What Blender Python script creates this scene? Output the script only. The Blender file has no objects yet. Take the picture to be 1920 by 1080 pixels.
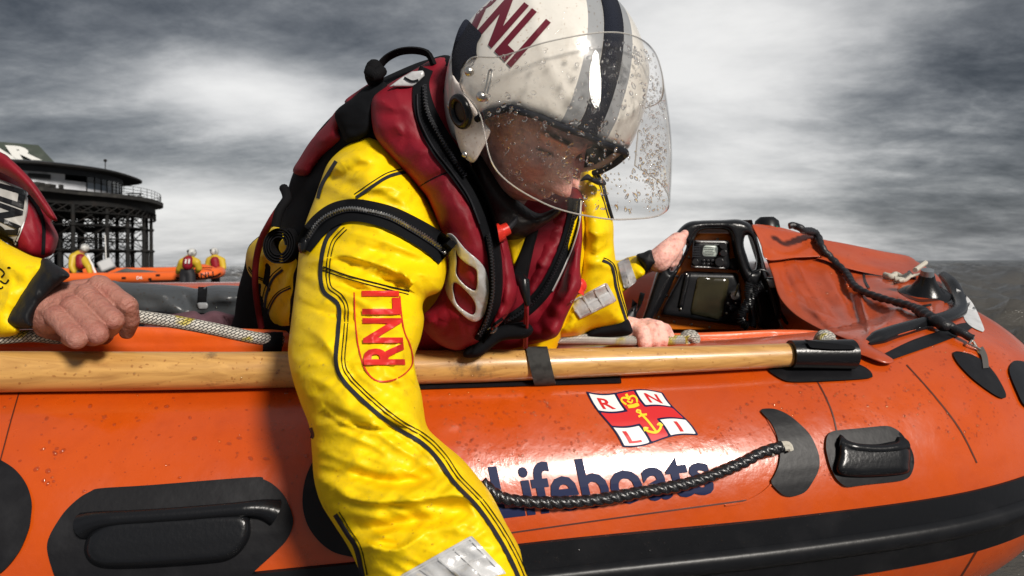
import bpy, bmesh, math, random
import numpy as np
from mathutils import Vector, Matrix, noise as mnoise
from mathutils.geometry import delaunay_2d_cdt
from mathutils.bvhtree import BVHTree
random.seed(5); RNG = np.random.default_rng(5)
SC = bpy.context.scene; COL = SC.collection; R = math.radians
# ---------------------------------------------------------------- camera
FP = 1300.0; CAMZ = 0.80; UPS = 47.0; ROLL = 0.0062
cd = bpy.data.cameras.new('camera'); cam = bpy.data.objects.new('camera', cd); COL.objects.link(cam)
cd.sensor_width = 36; cd.lens = FP / 1920 * 36; cd.clip_end = 20000; cd.clip_start = .02; cd.shift_y = -UPS / 1920
cam.matrix_world = Matrix.Translation((0, 0, CAMZ)) @ Matrix.Rotation(ROLL, 4, 'Y') @ Matrix.Rotation(R(90), 4, 'X')
SC.camera = cam
cd.dof.use_dof = True; cd.dof.focus_distance = .98; cd.dof.aperture_fstop = 10
# ---------------------------------------------------------------- light
SUN_AZ, SUN_EL = R(33), R(31)            # azimuth to the right of straight behind the camera
sdir = Vector((math.sin(SUN_AZ) * math.cos(SUN_EL), -math.cos(SUN_AZ) * math.cos(SUN_EL), math.sin(SUN_EL)))
sl = bpy.data.lights.new('sun', 'SUN'); sl.energy = 4.4; sl.angle = R(10); sl.color = (1, .94, .86)
so = bpy.data.objects.new('sun', sl); COL.objects.link(so); so.rotation_euler = sdir.to_track_quat('Z', 'Y').to_euler(); so.location = (0, 0, 30)
SC.view_settings.view_transform = 'Standard'; SC.view_settings.look = 'None'; SC.view_settings.gamma = 1
SC.view_settings.exposure = 0.0
SC.cycles.transparent_max_bounces = 48

def pxdir(px, py):
    u, w = px - 960., (540. - py) + UPS * -1
    c, s = math.cos(ROLL), math.sin(ROLL)
    return Vector((u * c + w * s, FP, -u * s + w * c))
W = bpy.data.worlds.new('World'); SC.world = W; W.use_nodes = True
nt = W.node_tree; nt.nodes.clear()
def N(t, typ, **k):
    n = t.nodes.new(typ)
    for a, b in k.items():
        if a.startswith('i_'):
            n.inputs[a[2:].replace('_', ' ')].default_value = b
        else: setattr(n, a, b)
    return n
def build_world():
    t = nt; L = t.links.new
    out = N(t, 'ShaderNodeOutputWorld'); bg = N(t, 'ShaderNodeBackground'); bg.inputs[1].default_value = .1
    L(bg.outputs[0], out.inputs[0])
    sky = N(t, 'ShaderNodeTexSky'); sky.sky_type = 'NISHITA'; sky.sun_disc = False
    sky.sun_elevation = SUN_EL; sky.sun_rotation = math.pi - SUN_AZ; sky.air_density = 1.0; sky.dust_density = 2
    tc = N(t, 'ShaderNodeTexCoord')
    sep = N(t, 'ShaderNodeSeparateXYZ'); L(tc.outputs['Generated'], sep.inputs[0])
    def M(op, a, b=None, c=None):
        n = N(t, 'ShaderNodeMath', operation=op)
        for i, v in enumerate((a, b, c)):
            if v is None: continue
            if isinstance(v, (int, float)): n.inputs[i].default_value = v
            else: L(v, n.inputs[i])
        return n.outputs[0]
    zc = M('ADD', M('MAXIMUM', sep.outputs[2], 0.0), .22)
    cmb = N(t, 'ShaderNodeCombineXYZ'); L(M('DIVIDE', sep.outputs[0], zc), cmb.inputs[0]); L(M('DIVIDE', sep.outputs[1], zc), cmb.inputs[1])
    mp = N(t, 'ShaderNodeMapping'); mp.inputs['Rotation'].default_value = (0, 0, R(14)); mp.inputs['Scale'].default_value = (.85, 1.15, 1); mp.inputs['Location'].default_value = (3.1, 1.7, .4)
    L(cmb.outputs[0], mp.inputs[0])
    n1 = N(t, 'ShaderNodeTexNoise'); n1.inputs['Scale'].default_value = 1.15; n1.inputs['Detail'].default_value = 8; n1.inputs['Roughness'].default_value = .6; n1.inputs['Distortion'].default_value = .12
    L(mp.outputs[0], n1.inputs['Vector'])
    n2 = N(t, 'ShaderNodeTexNoise'); n2.inputs['Scale'].default_value = 4.2; n2.inputs['Detail'].default_value = 12; n2.inputs['Roughness'].default_value = .66; n2.inputs['Distortion'].default_value = .2
    L(mp.outputs[0], n2.inputs['Vector'])
    val = M('ADD', M('MULTIPLY', n1.outputs[0], 1.55), M('MULTIPLY', n2.outputs[0], .80))   # about 1.1
    val = M('SUBTRACT', val, 1.00)
    val = M('ADD', val, M('MULTIPLY', M('MINIMUM', sep.outputs[1], 0.0), .42))   # sky dimmed behind the viewer to cut the fill light
    # broad bright and dark areas of the overcast, by direction; elongated sideways
    def blob(px, py, sx, sz, amp):
        d = pxdir(px, py).normalized()
        dx = M('MULTIPLY', M('SUBTRACT', sep.outputs[0], d.x), 1 / sx); dz = M('MULTIPLY', M('SUBTRACT', sep.outputs[2], d.z), 1 / sz)
        # wobble so the areas have cloud-like edges
        q = M('ADD', M('POWER', M('ABSOLUTE', dx), 2), M('POWER', M('ABSOLUTE', dz), 2))
        q = M('ADD', q, M('MULTIPLY', M('SUBTRACT', n2.outputs[0], .5), 1.5))
        e = M('POWER', 2.718, M('MULTIPLY', q, -1))
        fr = M('GREATER_THAN', sep.outputs[1], 0.0)
        return M('MULTIPLY', M('MULTIPLY', e, amp), fr)
    for b in BLOBS: val = M('ADD', val, blob(*b))
    cr = N(t, 'ShaderNodeValToRGB'); cr.color_ramp.interpolation = 'B_SPLINE'
    st = [(0, (.030, .035, .042)), (.22, (.062, .068, .078)), (.42, (.16, .17, .185)), (.6, (.33, .34, .35)), (.78, (.68, .68, .68)), (1, (1.0, .99, .97))]
    while len(cr.color_ramp.elements) < len(st): cr.color_ramp.elements.new(.5)
    for e, (p, c) in zip(cr.color_ramp.elements, st): e.position = p; e.color = (*c, 1)
    L(M('MULTIPLY_ADD', val, .62, .46), cr.inputs[0])
    sc = N(t, 'ShaderNodeVectorMath', operation='SCALE'); L(cr.outputs[0], sc.inputs[0]); sc.inputs['Scale'].default_value = 9.5
    mx = N(t, 'ShaderNodeMix', data_type='RGBA'); mx.inputs[0].default_value = .93
    L(sky.outputs[0], mx.inputs[6]); L(sc.outputs[0], mx.inputs[7]); L(mx.outputs[2], bg.inputs[0])
BLOBS = [(430, 165, .14, .055, .80), (380, 375, .20, .045, .65), (1380, 50, .24, .12, .62), (1200, 300, .24, .12, .34), (1500, 330, .2, .05, .25), (700, 455, .6, .035, .32), (1500, 455, .3, .03, .25),
         (110, 40, .22, .12, -.45), (1840, 170, .16, .13, -.60), (690, 30, .14, .07, -.20), (160, 280, .22, .04, -.15), (1880, 430, .14, .1, -.15), (560, 290, .1, .05, -.10)]
build_world()

# ---------------------------------------------------------------- helpers
def at(px, py, Y):
    """photo pixel + distance -> world point(s)"""
    px = np.asarray(px, float); py = np.asarray(py, float); Y = np.asarray(Y, float)
    u = px - 960.; w = 540. - py - UPS; c, s = math.cos(ROLL), math.sin(ROLL)
    X = (u * c + w * s) / FP * Y; Z = (-u * s + w * c) / FP * Y + CAMZ
    return np.stack(np.broadcast_arrays(X, Y, Z), -1)
def V(px, py, Y): return Vector(at(px, py, Y))
def mat(name, col, rough=.5, metal=0, coat=0, bump=None, spec=.5, trans=0, ior=1.45, sheen=0, var=None, coatr=.1, sss=0, uv=False):
    m = bpy.data.materials.new(name); m.use_nodes = True; t = m.node_tree; b = t.nodes['Principled BSDF']; L = t.links.new
    b.inputs['Base Color'].default_value = (*col, 1); b.inputs['Roughness'].default_value = rough; b.inputs['Metallic'].default_value = metal
    b.inputs['Coat Weight'].default_value = coat; b.inputs['Coat Roughness'].default_value = coatr; b.inputs['Specular IOR Level'].default_value = spec
    b.inputs['Transmission Weight'].default_value = trans; b.inputs['IOR'].default_value = ior; b.inputs['Sheen Weight'].default_value = sheen
    if sss:
        b.inputs['Subsurface Weight'].default_value = sss; b.inputs['Subsurface Radius'].default_value = (.008, .003, .0015); b.inputs['Subsurface Scale'].default_value = 1
    tc = N(t, 'ShaderNodeTexCoord'); src = tc.outputs['Object']
    if var:   # list of (scale, amount, colour) patchy wear
        cur = None
        for sc_, amt, c2, lo, hi in var:
            n = N(t, 'ShaderNodeTexNoise'); n.inputs['Scale'].default_value = sc_; n.inputs['Detail'].default_value = 6; L(src, n.inputs['Vector'])
            r = N(t, 'ShaderNodeMapRange'); r.inputs[1].default_value = lo; r.inputs[2].default_value = hi; r.inputs[4].default_value = amt; L(n.outputs[0], r.inputs[0])
            mx = N(t, 'ShaderNodeMix', data_type='RGBA'); L(r.outputs[0], mx.inputs[0]); mx.inputs[7].default_value = (*c2, 1)
            if cur is None: mx.inputs[6].default_value = (*col, 1)
            else: L(cur, mx.inputs[6])
            cur = mx.outputs[2]
        L(cur, b.inputs['Base Color'])
    if bump:
        prev = None
        for sc_, st, det in bump:
            n = N(t, 'ShaderNodeTexNoise'); n.inputs['Scale'].default_value = sc_; n.inputs['Detail'].default_value = det; L(src, n.inputs['Vector'])
            bp = N(t, 'ShaderNodeBump'); bp.inputs['Strength'].default_value = 1; bp.inputs['Distance'].default_value = st; L(n.outputs[0], bp.inputs['Height'])
            if prev: L(prev, bp.inputs['Normal'])
            prev = bp.outputs[0]
        L(prev, b.inputs['Normal'])
    return m
def weave(m, scale=1800, dist=.0002, d2=None):
    """fine woven / ribbed relief added to a material"""
    t = m.node_tree; b = t.nodes['Principled BSDF']; L = t.links.new; tc = N(t, 'ShaderNodeTexCoord')
    w = N(t, 'ShaderNodeTexWave'); w.inputs['Scale'].default_value = scale / 6.28; L(tc.outputs['Object'], w.inputs['Vector']); w.bands_direction = d2 or 'DIAGONAL'
    bp = N(t, 'ShaderNodeBump'); bp.inputs['Distance'].default_value = dist; L(w.outputs['Fac'], bp.inputs['Height'])
    if b.inputs['Normal'].links: L(b.inputs['Normal'].links[0].from_socket, bp.inputs['Normal'])
    L(bp.outputs[0], b.inputs['Normal']); return m
def mesh_obj(name, v, f, m=None, parent=None, smooth=True, auto=None):
    me = bpy.data.meshes.new(name); me.from_pydata([tuple(map(float, p)) for p in v], [], [tuple(int(i) for i in q) for q in f]); me.validate(); me.update()
    if m is not None: me.materials.append(m)
    if smooth: me.polygons.foreach_set('use_smooth', [True] * len(me.polygons))
    if auto is not None and hasattr(me, 'set_sharp_from_angle'): me.set_sharp_from_angle(angle=R(auto))
    o = bpy.data.objects.new(name, me); COL.objects.link(o)
    if parent is not None: setpar(o, parent)
    return o
def setpar(o, p):
    o.parent = p; o.matrix_parent_inverse = wm(p).inverted()
def wm(p):
    m = p.matrix_basis.copy()
    if p.parent: m = wm(p.parent) @ p.matrix_parent_inverse @ m
    return m
def tag(o, label=None, cat=None, group=None, kind=None):
    for k, v in (('label', label), ('category', cat), ('group', group), ('kind', kind)):
        if v: o[k] = v
    return o
def thing(name, label, cat, loc, group=None):
    o = bpy.data.objects.new(name, None); COL.objects.link(o); o.location = loc; o.empty_display_size = .05
    return tag(o, label, cat, group)
def bvh(o):
    me = o.data; M_ = wm(o)
    return BVHTree.FromPolygons([M_ @ v.co for v in me.vertices], [tuple(p.vertices) for p in me.polygons])
CAMP = Vector((0, 0, CAMZ))
def hit(b, px, py, off=0.0, dflt=None):
    """surface point seen at a photo pixel; b: one or several bvh trees"""
    d = pxdir(px, py).normalized(); best = None
    for t_ in (b if isinstance(b, (list, tuple)) else [b]):
        h = t_.ray_cast(CAMP, d)
        if h[0] is not None and (best is None or h[3] < best[3]): best = h
    if best is None:
        if dflt is None: return None
        y = dflt; return V(px, py, y), Vector((0, -1, 0))
    n = best[1]
    if n.dot(d) > 0: n = -n
    return best[0] - d * off * 1.15, n
def cr(pts, step=5., closed=True):
    """smooth curve through pts (any dimension), evenly stepped on the first two axes"""
    P = np.array(pts, float); n = len(P); out = []
    rng = range(n if closed else n - 1)
    for i in rng:
        if closed: a, b, c, d = P[(i - 1) % n], P[i], P[(i + 1) % n], P[(i + 2) % n]
        else: a, b, c, d = P[max(i - 1, 0)], P[i], P[i + 1], P[min(i + 2, n - 1)]
        k = max(2, int(np.linalg.norm((c - b)[:2]) / step * 1.5) + 1)
        for t in np.linspace(0, 1, k, endpoint=False):
            out.append(.5 * ((2 * b) + (-a + c) * t + (2 * a - 5 * b + 4 * c - d) * t * t + (-a + 3 * b - 3 * c + d) * t ** 3))
    if not closed: out.append(P[-1])
    return resample(np.array(out), step, closed)
def resample(Q, step, closed):
    if closed: Q = np.vstack([Q, Q[:1]])
    seg = np.linalg.norm(np.diff(Q[:, :min(3, Q.shape[1])] if Q.shape[1] == 3 and abs(Q).max() < 20 else Q[:, :2], axis=0), axis=1); s = np.concatenate([[0], np.cumsum(seg)])
    n = max(3, int(round(s[-1] / step))) ; u = np.linspace(0, s[-1], n + 1)
    R_ = np.stack([np.interp(u, s, Q[:, k]) for k in range(Q.shape[1])], 1)
    return R_[:-1] if closed else R_
def pdist(P, Q, closed=False):
    """distance of points P to polyline Q"""
    P = np.asarray(P, float)[:, :2]; Q = np.asarray(Q, float)[:, :2]
    A = Q; B = np.roll(Q, -1, 0)
    if not closed: A, B = Q[:-1], Q[1:]
    best = np.full(len(P), 1e9)
    for a, b in zip(A, B):
        ab = b - a; l = ab @ ab
        t = np.clip(((P - a) @ ab) / max(l, 1e-9), 0, 1)
        d = P - (a + t[:, None] * ab); best = np.minimum(best, np.einsum('ij,ij->i', d, d))
    return np.sqrt(best)
def inside(P, Q):
    x, y = P[:, 0], P[:, 1]; c = np.zeros(len(P), bool); n = len(Q); j = n - 1
    for i in range(n):
        xi, yi, xj, yj = Q[i][0], Q[i][1], Q[j][0], Q[j][1]
        if yi != yj:
            c ^= ((yi > y) != (yj > y)) & (x < (xj - xi) * (y - yi) / (yj - yi) + xi)
        j = i
    return c
_perm = np.random.default_rng(11).permutation(512)
def pn(x, y, seed=0):
    """2-D gradient noise"""
    x = np.asarray(x, float) + seed * 17.13; y = np.asarray(y, float) + seed * 9.7
    xi = np.floor(x).astype(int); yi = np.floor(y).astype(int); fx = x - xi; fy = y - yi
    def g(ix, iy, dx, dy):
        h = _perm[(_perm[ix & 255] + iy) & 255] * 2 * math.pi / 64
        return np.cos(h) * dx + np.sin(h) * dy
    u = fx * fx * fx * (fx * (fx * 6 - 15) + 10); v = fy * fy * fy * (fy * (fy * 6 - 15) + 10)
    a = g(xi, yi, fx, fy); b = g(xi + 1, yi, fx - 1, fy); c = g(xi, yi + 1, fx, fy - 1); d = g(xi + 1, yi + 1, fx - 1, fy - 1)
    return (a + u * (b - a)) * (1 - v) + (c + u * (d - c)) * v
def tps(pts):
    """smooth depth field through (px,py,Y) samples"""
    P = np.array(pts, float)
    if len(P) == 1: return lambda x, y: np.full(np.shape(x), P[0, 2])
    if len(P) == 2:
        a, b = P; ab = b[:2] - a[:2]; l = ab @ ab
        return lambda x, y: a[2] + (b[2] - a[2]) * np.clip(((np.asarray(x) - a[0]) * ab[0] + (np.asarray(y) - a[1]) * ab[1]) / l, -.3, 1.3)
    n = len(P); K = np.linalg.norm(P[:, None, :2] - P[None, :, :2], axis=2) / 100
    U = lambda r: np.where(r > 1e-9, r * r * np.log(r + 1e-12), 0)
    A = np.zeros((n + 3, n + 3)); A[:n, :n] = U(K) + np.eye(n) * 1e-4; A[:n, n] = 1; A[:n, n + 1:] = P[:, :2] / 100; A[n:, :n] = A[:n, n:].T
    w = np.linalg.lstsq(A, np.concatenate([P[:, 2], [0, 0, 0]]), rcond=None)[0]
    def f(x, y):
        x = np.asarray(x, float); y = np.asarray(y, float)
        r = np.sqrt((x[..., None] - P[:, 0]) ** 2 + (y[..., None] - P[:, 1]) ** 2) / 100
        return U(r) @ w[:n] + w[n] + w[n + 1] * x / 100 + w[n + 2] * y / 100
    return f
def foldh(P, folds):
    h = np.zeros(len(P))
    for fo in folds:
        line, wd, amp = fo[:3]
        Q = cr(line, 6, closed=False) if len(line) > 2 else np.array(line, float)
        # taper the fold towards its ends, and let one flank be steeper than the other
        A = Q[:, :2]; d = pdist(P, A)
        e0 = np.linalg.norm(P[:, :2] - A[0], axis=1); e1 = np.linalg.norm(P[:, :2] - A[-1], axis=1)
        Lr = np.linalg.norm(A[-1] - A[0]) * .35 + 1e-6
        tap = np.clip(np.minimum(e0, e1) / Lr, .12, 1)
        idx = np.argmin(((P[:, None, 0] - A[None, ::2, 0]) ** 2 + (P[:, None, 1] - A[None, ::2, 1]) ** 2), axis=1) * 2 if len(fo) > 3 else None
        if idx is not None:
            idx = np.clip(idx, 0, len(A) - 2); tg = A[idx + 1] - A[idx]; side = np.sign(tg[:, 0] * (P[:, 1] - A[idx, 1]) - tg[:, 1] * (P[:, 0] - A[idx, 0]))
            w_ = np.where(side * fo[3] > 0, wd * .45, wd * 1.5)
        else: w_ = wd
        h += amp * (np.exp(-(d / w_) ** 1.25) if amp > 0 else np.exp(-(d / w_) ** 2)) * tap
    return h
def pillow(name, outline, depth, m, parent=None, Rr=30., T=.03, s=7., folds=(), nz=(), holes=(), Tb=None, smooth=True, pw=2.0, rings=(.02, .07, .18, .38, .65), efade=14., curve=True, fn=None):
    """a rounded closed body whose outline, seen from the photo's viewpoint, is given in photo pixels at real distances"""
    B = cr(outline, s) if curve else resample(np.array(outline, float), s, True)
    H = [cr(h, s) if curve else resample(np.array(h, float), s, True) for h in holes]
    pts = [B] + H; edges = []; k = 0
    for q in pts:
        n = len(q); edges += [(k + i, k + (i + 1) % n) for i in range(n)]; k += n
    loops = pts[:]
    def dall(P):
        d = pdist(P, B, True)
        for h in H: d = np.minimum(d, pdist(P, h, True))
        return d
    def ins(P):
        c = inside(P, B)
        for h in H: c &= ~inside(P, h)
        return c
    extra = []; last = 0
    for r in rings:
        off = r * Rr
        if off < .25: continue
        last = max(last, off)
        for q in loops:
            tg = np.roll(q, -1, 0) - np.roll(q, 1, 0); nn = np.stack([tg[:, 1], -tg[:, 0]], 1); nn /= (np.linalg.norm(nn, axis=1)[:, None] + 1e-9)
            for sg in (1, -1):
                c = q[:, :2] + nn * off * sg; ok = ins(c)
                c = c[ok]
                if len(c): c = c[dall(c) > off * .93]; extra.append(c)
    x0, y0 = B.min(0)[:2]; x1, y1 = B.max(0)[:2]
    gx, gy = np.meshgrid(np.arange(x0, x1, s), np.arange(y0, y1, s * .87)); gx = gx + (np.arange(gx.shape[0]) % 2)[:, None] * s / 2
    G = np.stack([gx.ravel(), gy.ravel()], 1); G = G[ins(G)]
    if len(G): G = G[dall(G) > last + s * .4]; extra.append(G)
    P = np.vstack([q[:, :2] for q in pts] + extra)
    vs, _, fs, *_r = delaunay_2d_cdt([Vector(p) for p in P], edges, [], 4 if H else 1, .02)
    P = np.array([(v.x, v.y) for v in vs])
    if H: fs = [f for f, k_ in zip(fs, ins(np.array([P[list(f)].mean(0) for f in fs]))) if k_]
    d = dall(P); onb = d < .05
    u = np.clip(d / Rr, 0, 1); prof = np.maximum(0, 1 - (1 - u) ** pw) ** (1 / pw)
    D = depth(P[:, 0], P[:, 1]) if callable(depth) else tps(depth)(P[:, 0], P[:, 1])
    ef = np.clip(d / efade, 0, 1); ef = ef * ef * (3 - 2 * ef)
    h = foldh(P, folds) * ef
    for (sx, sy, ang, amp, sd) in nz:
        ca, sa = math.cos(R(ang)), math.sin(R(ang))
        q = pn((P[:, 0] * ca + P[:, 1] * sa) / sx, (-P[:, 0] * sa + P[:, 1] * ca) / sy, sd)
        h += amp * (1 - np.abs(q) * 2.6) * ef if amp > 0 else -amp * q * ef
    if fn is not None: h += fn(P) * ef
    front = at(P[:, 0], P[:, 1], D - T * prof - h); back = at(P[:, 0], P[:, 1], D + (T if Tb is None else Tb) * prof)
    n = len(P); bi = np.arange(n) + n; bi[onb] = np.where(onb)[0]
    fr = []; 
    for f in fs:
        f = list(f); a = P[f[0]]; b = P[f[1]]; c = P[f[2]]
        if (b[0] - a[0]) * (c[1] - a[1]) - (b[1] - a[1]) * (c[0] - a[0]) > 0: f = f[::-1]
        fr.append(tuple(f)); fr.append(tuple(int(bi[i]) for i in f[::-1]))
    o = mesh_obj(name, np.vstack([front, back]), fr, m, parent, smooth)
    # drop the unused back copies of rim vertices
    bm = bmesh.new(); bm.from_mesh(o.data); bmesh.ops.delete(bm, geom=[v for v in bm.verts if not v.link_faces], context='VERTS'); bm.to_mesh(o.data); bm.free()
    return o
def ribbon(name, line, width, surf, m, parent=None, off=.0012, thick=.0012, step=5., dome=0., across=4, dflt=None, smooth_y=0):
    """a strip lying on a surface, following a line given in photo pixels"""
    L3 = [tuple(p) + (width,) if len(p) == 2 else tuple(p) for p in line]
    Q = cr(L3, step, False) if len(L3) > 2 else resample(np.array(L3, float), step, False)
    tg = np.gradient(Q[:, :2], axis=0); nn = np.stack([-tg[:, 1], tg[:, 0]], 1); nn /= np.linalg.norm(nn, axis=1)[:, None] + 1e-9
    v = []; nv = []; f = []; last = None
    for i, q in enumerate(Q):
        for j in range(across + 1):
            t = j / across * 2 - 1
            p = q[:2] + nn[i] * q[2] / 2 * t
            h = hit(surf, p[0], p[1], 0)
            if h is None or (last is not None and abs(h[0].y - last) > .12):
                y = last if last is not None else (dflt or 1.0); h = (V(p[0], p[1], y), Vector((0, -1, 0)))
            last = h[0].y
            e = (CAMP - h[0]).normalized(); v.append(h[0] + e * (off + thick + dome * math.sqrt(max(0, 1 - t * t)))); nv.append(h[0] + e * (off * .2))
    n = len(v); A = across + 1
    for L_ in (v, nv):
        G_ = np.array([p[:] for p in L_]).reshape(-1, A, 3)
        dp = np.linalg.norm(G_ - np.array(CAMP[:]), axis=2, keepdims=True); dr_ = (G_ - np.array(CAMP[:])) / dp
        for _ in range(3):
            if len(dp) > 4: dp[1:-1] = dp[1:-1] * .4 + (dp[:-2] + dp[2:]) * .3
        # stay in front of the surface while evening out the strip
        dp = np.minimum(dp, np.linalg.norm(G_ - np.array(CAMP[:]), axis=2, keepdims=True) + .0006)
        G_ = np.array(CAMP[:]) + dr_ * dp
        L_[:] = [Vector(p) for p in G_.reshape(-1, 3)]
    for i in range(len(Q) - 1):
        for j in range(across):
            a = i * A + j; f.append((a, a + A, a + A + 1, a + 1))
        a = i * A; f.append((a, a + n, a + n + A, a + A)); a = i * A + across; f.append((a, a + A, a + n + A, a + n))
    for i in (0, len(Q) - 1):
        for j in range(across):
            a = i * A + j; f.append((a, a + 1, a + n + 1, a + n))
    return mesh_obj(name, v + nv, f, m, parent, True, auto=50)
def sheet(outline, surf, off, step=6., curve=True, holes=()):
    """outline in pixels -> finely split flat piece laid on a surface: verts, faces"""
    B = cr(outline, step) if curve else resample(np.array(outline, float), step, True)
    x0, y0 = B.min(0)[:2]; x1, y1 = B.max(0)[:2]
    G = np.array([(x + (k % 2) * step / 2, y) for k, y in enumerate(np.arange(y0, y1, step * .87)) for x in np.arange(x0, x1, step)]).reshape(-1, 2)
    if len(G): G = G[inside(G, B)]
    if len(G): G = G[pdist(G, B, True) > step * .4]
    edges = [(i, (i + 1) % len(B)) for i in range(len(B))]
    vs, _, fs, *_r = delaunay_2d_cdt([Vector(p[:2]) for p in B] + [Vector(p) for p in G], edges, [], 1, .01)
    v = []; last = None
    for p in vs:
        h = hit(surf, p.x, p.y, off); v.append(h[0] if h else None)
    return fillin(v, [(p.x, p.y) for p in vs], [tuple(f) for f in fs])
def fillin(v, px_, f, keep=1):
    """corners that fall beside the surface take the distance of their nearest neighbour, or drop their faces"""
    ok = [i for i, p in enumerate(v) if p is not None]
    if not ok: print('NO SURFACE'); return [V(*p, 1.0) for p in px_], f
    A = np.array([px_[i] for i in ok], float); bad = set()
    for i, p in enumerate(v):
        if p is None:
            j = ok[int(np.argmin(((A - np.array(px_[i], float)) ** 2).sum(1)))]; v[i] = V(px_[i][0], px_[i][1], v[j].y); bad.add(i)
    if not keep: f = [q for q in f if not any(i in bad for i in q)]
    return v, f
def decal(name, outline, surf, m, parent, off=.0015, thick=0, step=6., curve=True):
    v, f = sheet(outline, surf, off + thick, step, curve)
    o = mesh_obj(name, v, f, m, parent, True)
    if thick: 
        # close the rim down to the surface
        bm = bmesh.new(); bm.from_mesh(o.data); be = [e for e in bm.edges if len(e.link_faces) == 1]
        r = bmesh.ops.extrude_edge_only(bm, edges=be)
        for e in r['geom']:
            if isinstance(e, bmesh.types.BMVert):
                d = (e.co - CAMP).normalized(); e.co += d * thick * 1.3
        bmesh.ops.recalc_face_normals(bm, faces=bm.faces); bm.to_mesh(o.data); bm.free(); o.data.set_sharp_from_angle(angle=R(50))
    return o
def letters(txt, bold=.0, space=1.0, cell=.12, res=3):
    """text as flat geometry in unit space (height of a capital = 1), cut into small cells"""
    c = bpy.data.curves.new('t', 'FONT'); c.body = txt; c.offset = bold; c.space_character = space; c.resolution_u = res
    o = bpy.data.objects.new('t', c); COL.objects.link(o); bpy.context.view_layer.update()
    me = bpy.data.meshes.new_from_object(o.evaluated_get(bpy.context.evaluated_depsgraph_get()))
    bm = bmesh.new(); bm.from_mesh(me); bpy.data.objects.remove(o); bpy.data.curves.remove(c); bpy.data.meshes.remove(me)
    xs = [v.co.x for v in bm.verts]; x0, x1 = min(xs), max(xs); S = .73
    for v in bm.verts: v.co = Vector(((v.co.x - x0) / S, v.co.y / S, 0))
    w = (x1 - x0) / S
    for ax, lo, hi in ((0, 0, w), (1, -.4, 1.2)):
        k = lo + cell
        while k < hi:
            co = Vector((k, 0, 0)) if ax == 0 else Vector((0, k, 0)); no = Vector((1, 0, 0)) if ax == 0 else Vector((0, 1, 0))
            bmesh.ops.bisect_plane(bm, geom=bm.verts[:] + bm.edges[:] + bm.faces[:], plane_co=co, plane_no=no); k += cell
    bmesh.ops.triangulate(bm, faces=bm.faces)
    bm.verts.ensure_lookup_table()
    r = [(v.co.x, v.co.y) for v in bm.verts], [tuple(v.index for v in f.verts) for f in bm.faces], w
    bm.free(); return r
def quadmap(q):
    """unit square -> quad of pixels: q = bottom-left, bottom-right, top-right, top-left"""
    q = np.array(q, float)
    return lambda u, v: q[0] * (1 - u) * (1 - v) + q[1] * u * (1 - v) + q[2] * u * v + q[3] * (1 - u) * v
def write(name, txt, quad, surf, m, parent, off=.002, bold=0., space=1., cell=.12, warp=None):
    P, F_, w = letters(txt, bold, space, cell); Q = warp or quadmap(quad); v = []; last = None
    px_ = [Q(x / w, y) for x, y in P]
    for p in px_: h = hit(surf, p[0], p[1], off); v.append(h[0] if h else None)
    v, F_ = fillin(v, px_, F_, 0)
    return mesh_obj(name, v, F_, m, parent, False)
def frames(P):
    """parallel-transport frames along a 3-D line"""
    P = [Vector(p) for p in P]; T = [(P[min(i + 1, len(P) - 1)] - P[max(i - 1, 0)]).normalized() for i in range(len(P))]
    n = Vector((0, 0, 1)); n = (n - T[0] * n.dot(T[0])); n = n.normalized() if n.length > 1e-3 else Vector((1, 0, 0)); out = []
    for t in T:
        n = (n - t * n.dot(t)).normalized(); out.append((n.copy(), t.cross(n)))
    return P, T, out
def sweep(P, rad, seg=16, prof=None, closed_ends=True, base=0):
    """tube along 3-D points; rad: number or list or function(i, angle)"""
    P, T, fr = frames(P); v = []; f = []; n = len(P)
    for i in range(n):
        for k in range(seg):
            a = 2 * math.pi * k / seg
            r = prof(i, a) if prof else (rad[i] if hasattr(rad, '__len__') else rad)
            v.append(P[i] + (fr[i][0] * math.cos(a) + fr[i][1] * math.sin(a)) * r)
    for i in range(n - 1):
        for k in range(seg):
            a = i * seg + k; b = i * seg + (k + 1) % seg; f.append((a + base, b + base, b + seg + base, a + seg + base))
    if closed_ends:
        f.append(tuple(base + k for k in reversed(range(seg)))); f.append(tuple(base + (n - 1) * seg + k for k in range(seg)))
    return v, f
def line3(pts, step=.01):
    """smooth 3-D line through points given as (px,py,Y)"""
    P = np.array([at(*p[:3]) for p in pts]); return smooth3(P, step)
def smooth3(P, step=.01):
    P = np.array(P, float); n = len(P); out = []
    for i in range(n - 1):
        a, b, c, d = P[max(i - 1, 0)], P[i], P[i + 1], P[min(i + 2, n - 1)]
        k = max(2, int(np.linalg.norm(c - b) / step) + 1)
        for t in np.linspace(0, 1, k, endpoint=False):
            out.append(.5 * ((2 * b) + (-a + c) * t + (2 * a - 5 * b + 4 * c - d) * t * t + (-a + 3 * b - 3 * c + d) * t ** 3))
    out.append(P[-1]); Q = np.array(out); s = np.concatenate([[0], np.cumsum(np.linalg.norm(np.diff(Q[:, :3], axis=0), axis=1))])
    u = np.linspace(0, s[-1], max(3, int(s[-1] / step) + 1)); return np.stack([np.interp(u, s, Q[:, k]) for k in range(Q.shape[1])], 1)
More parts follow.
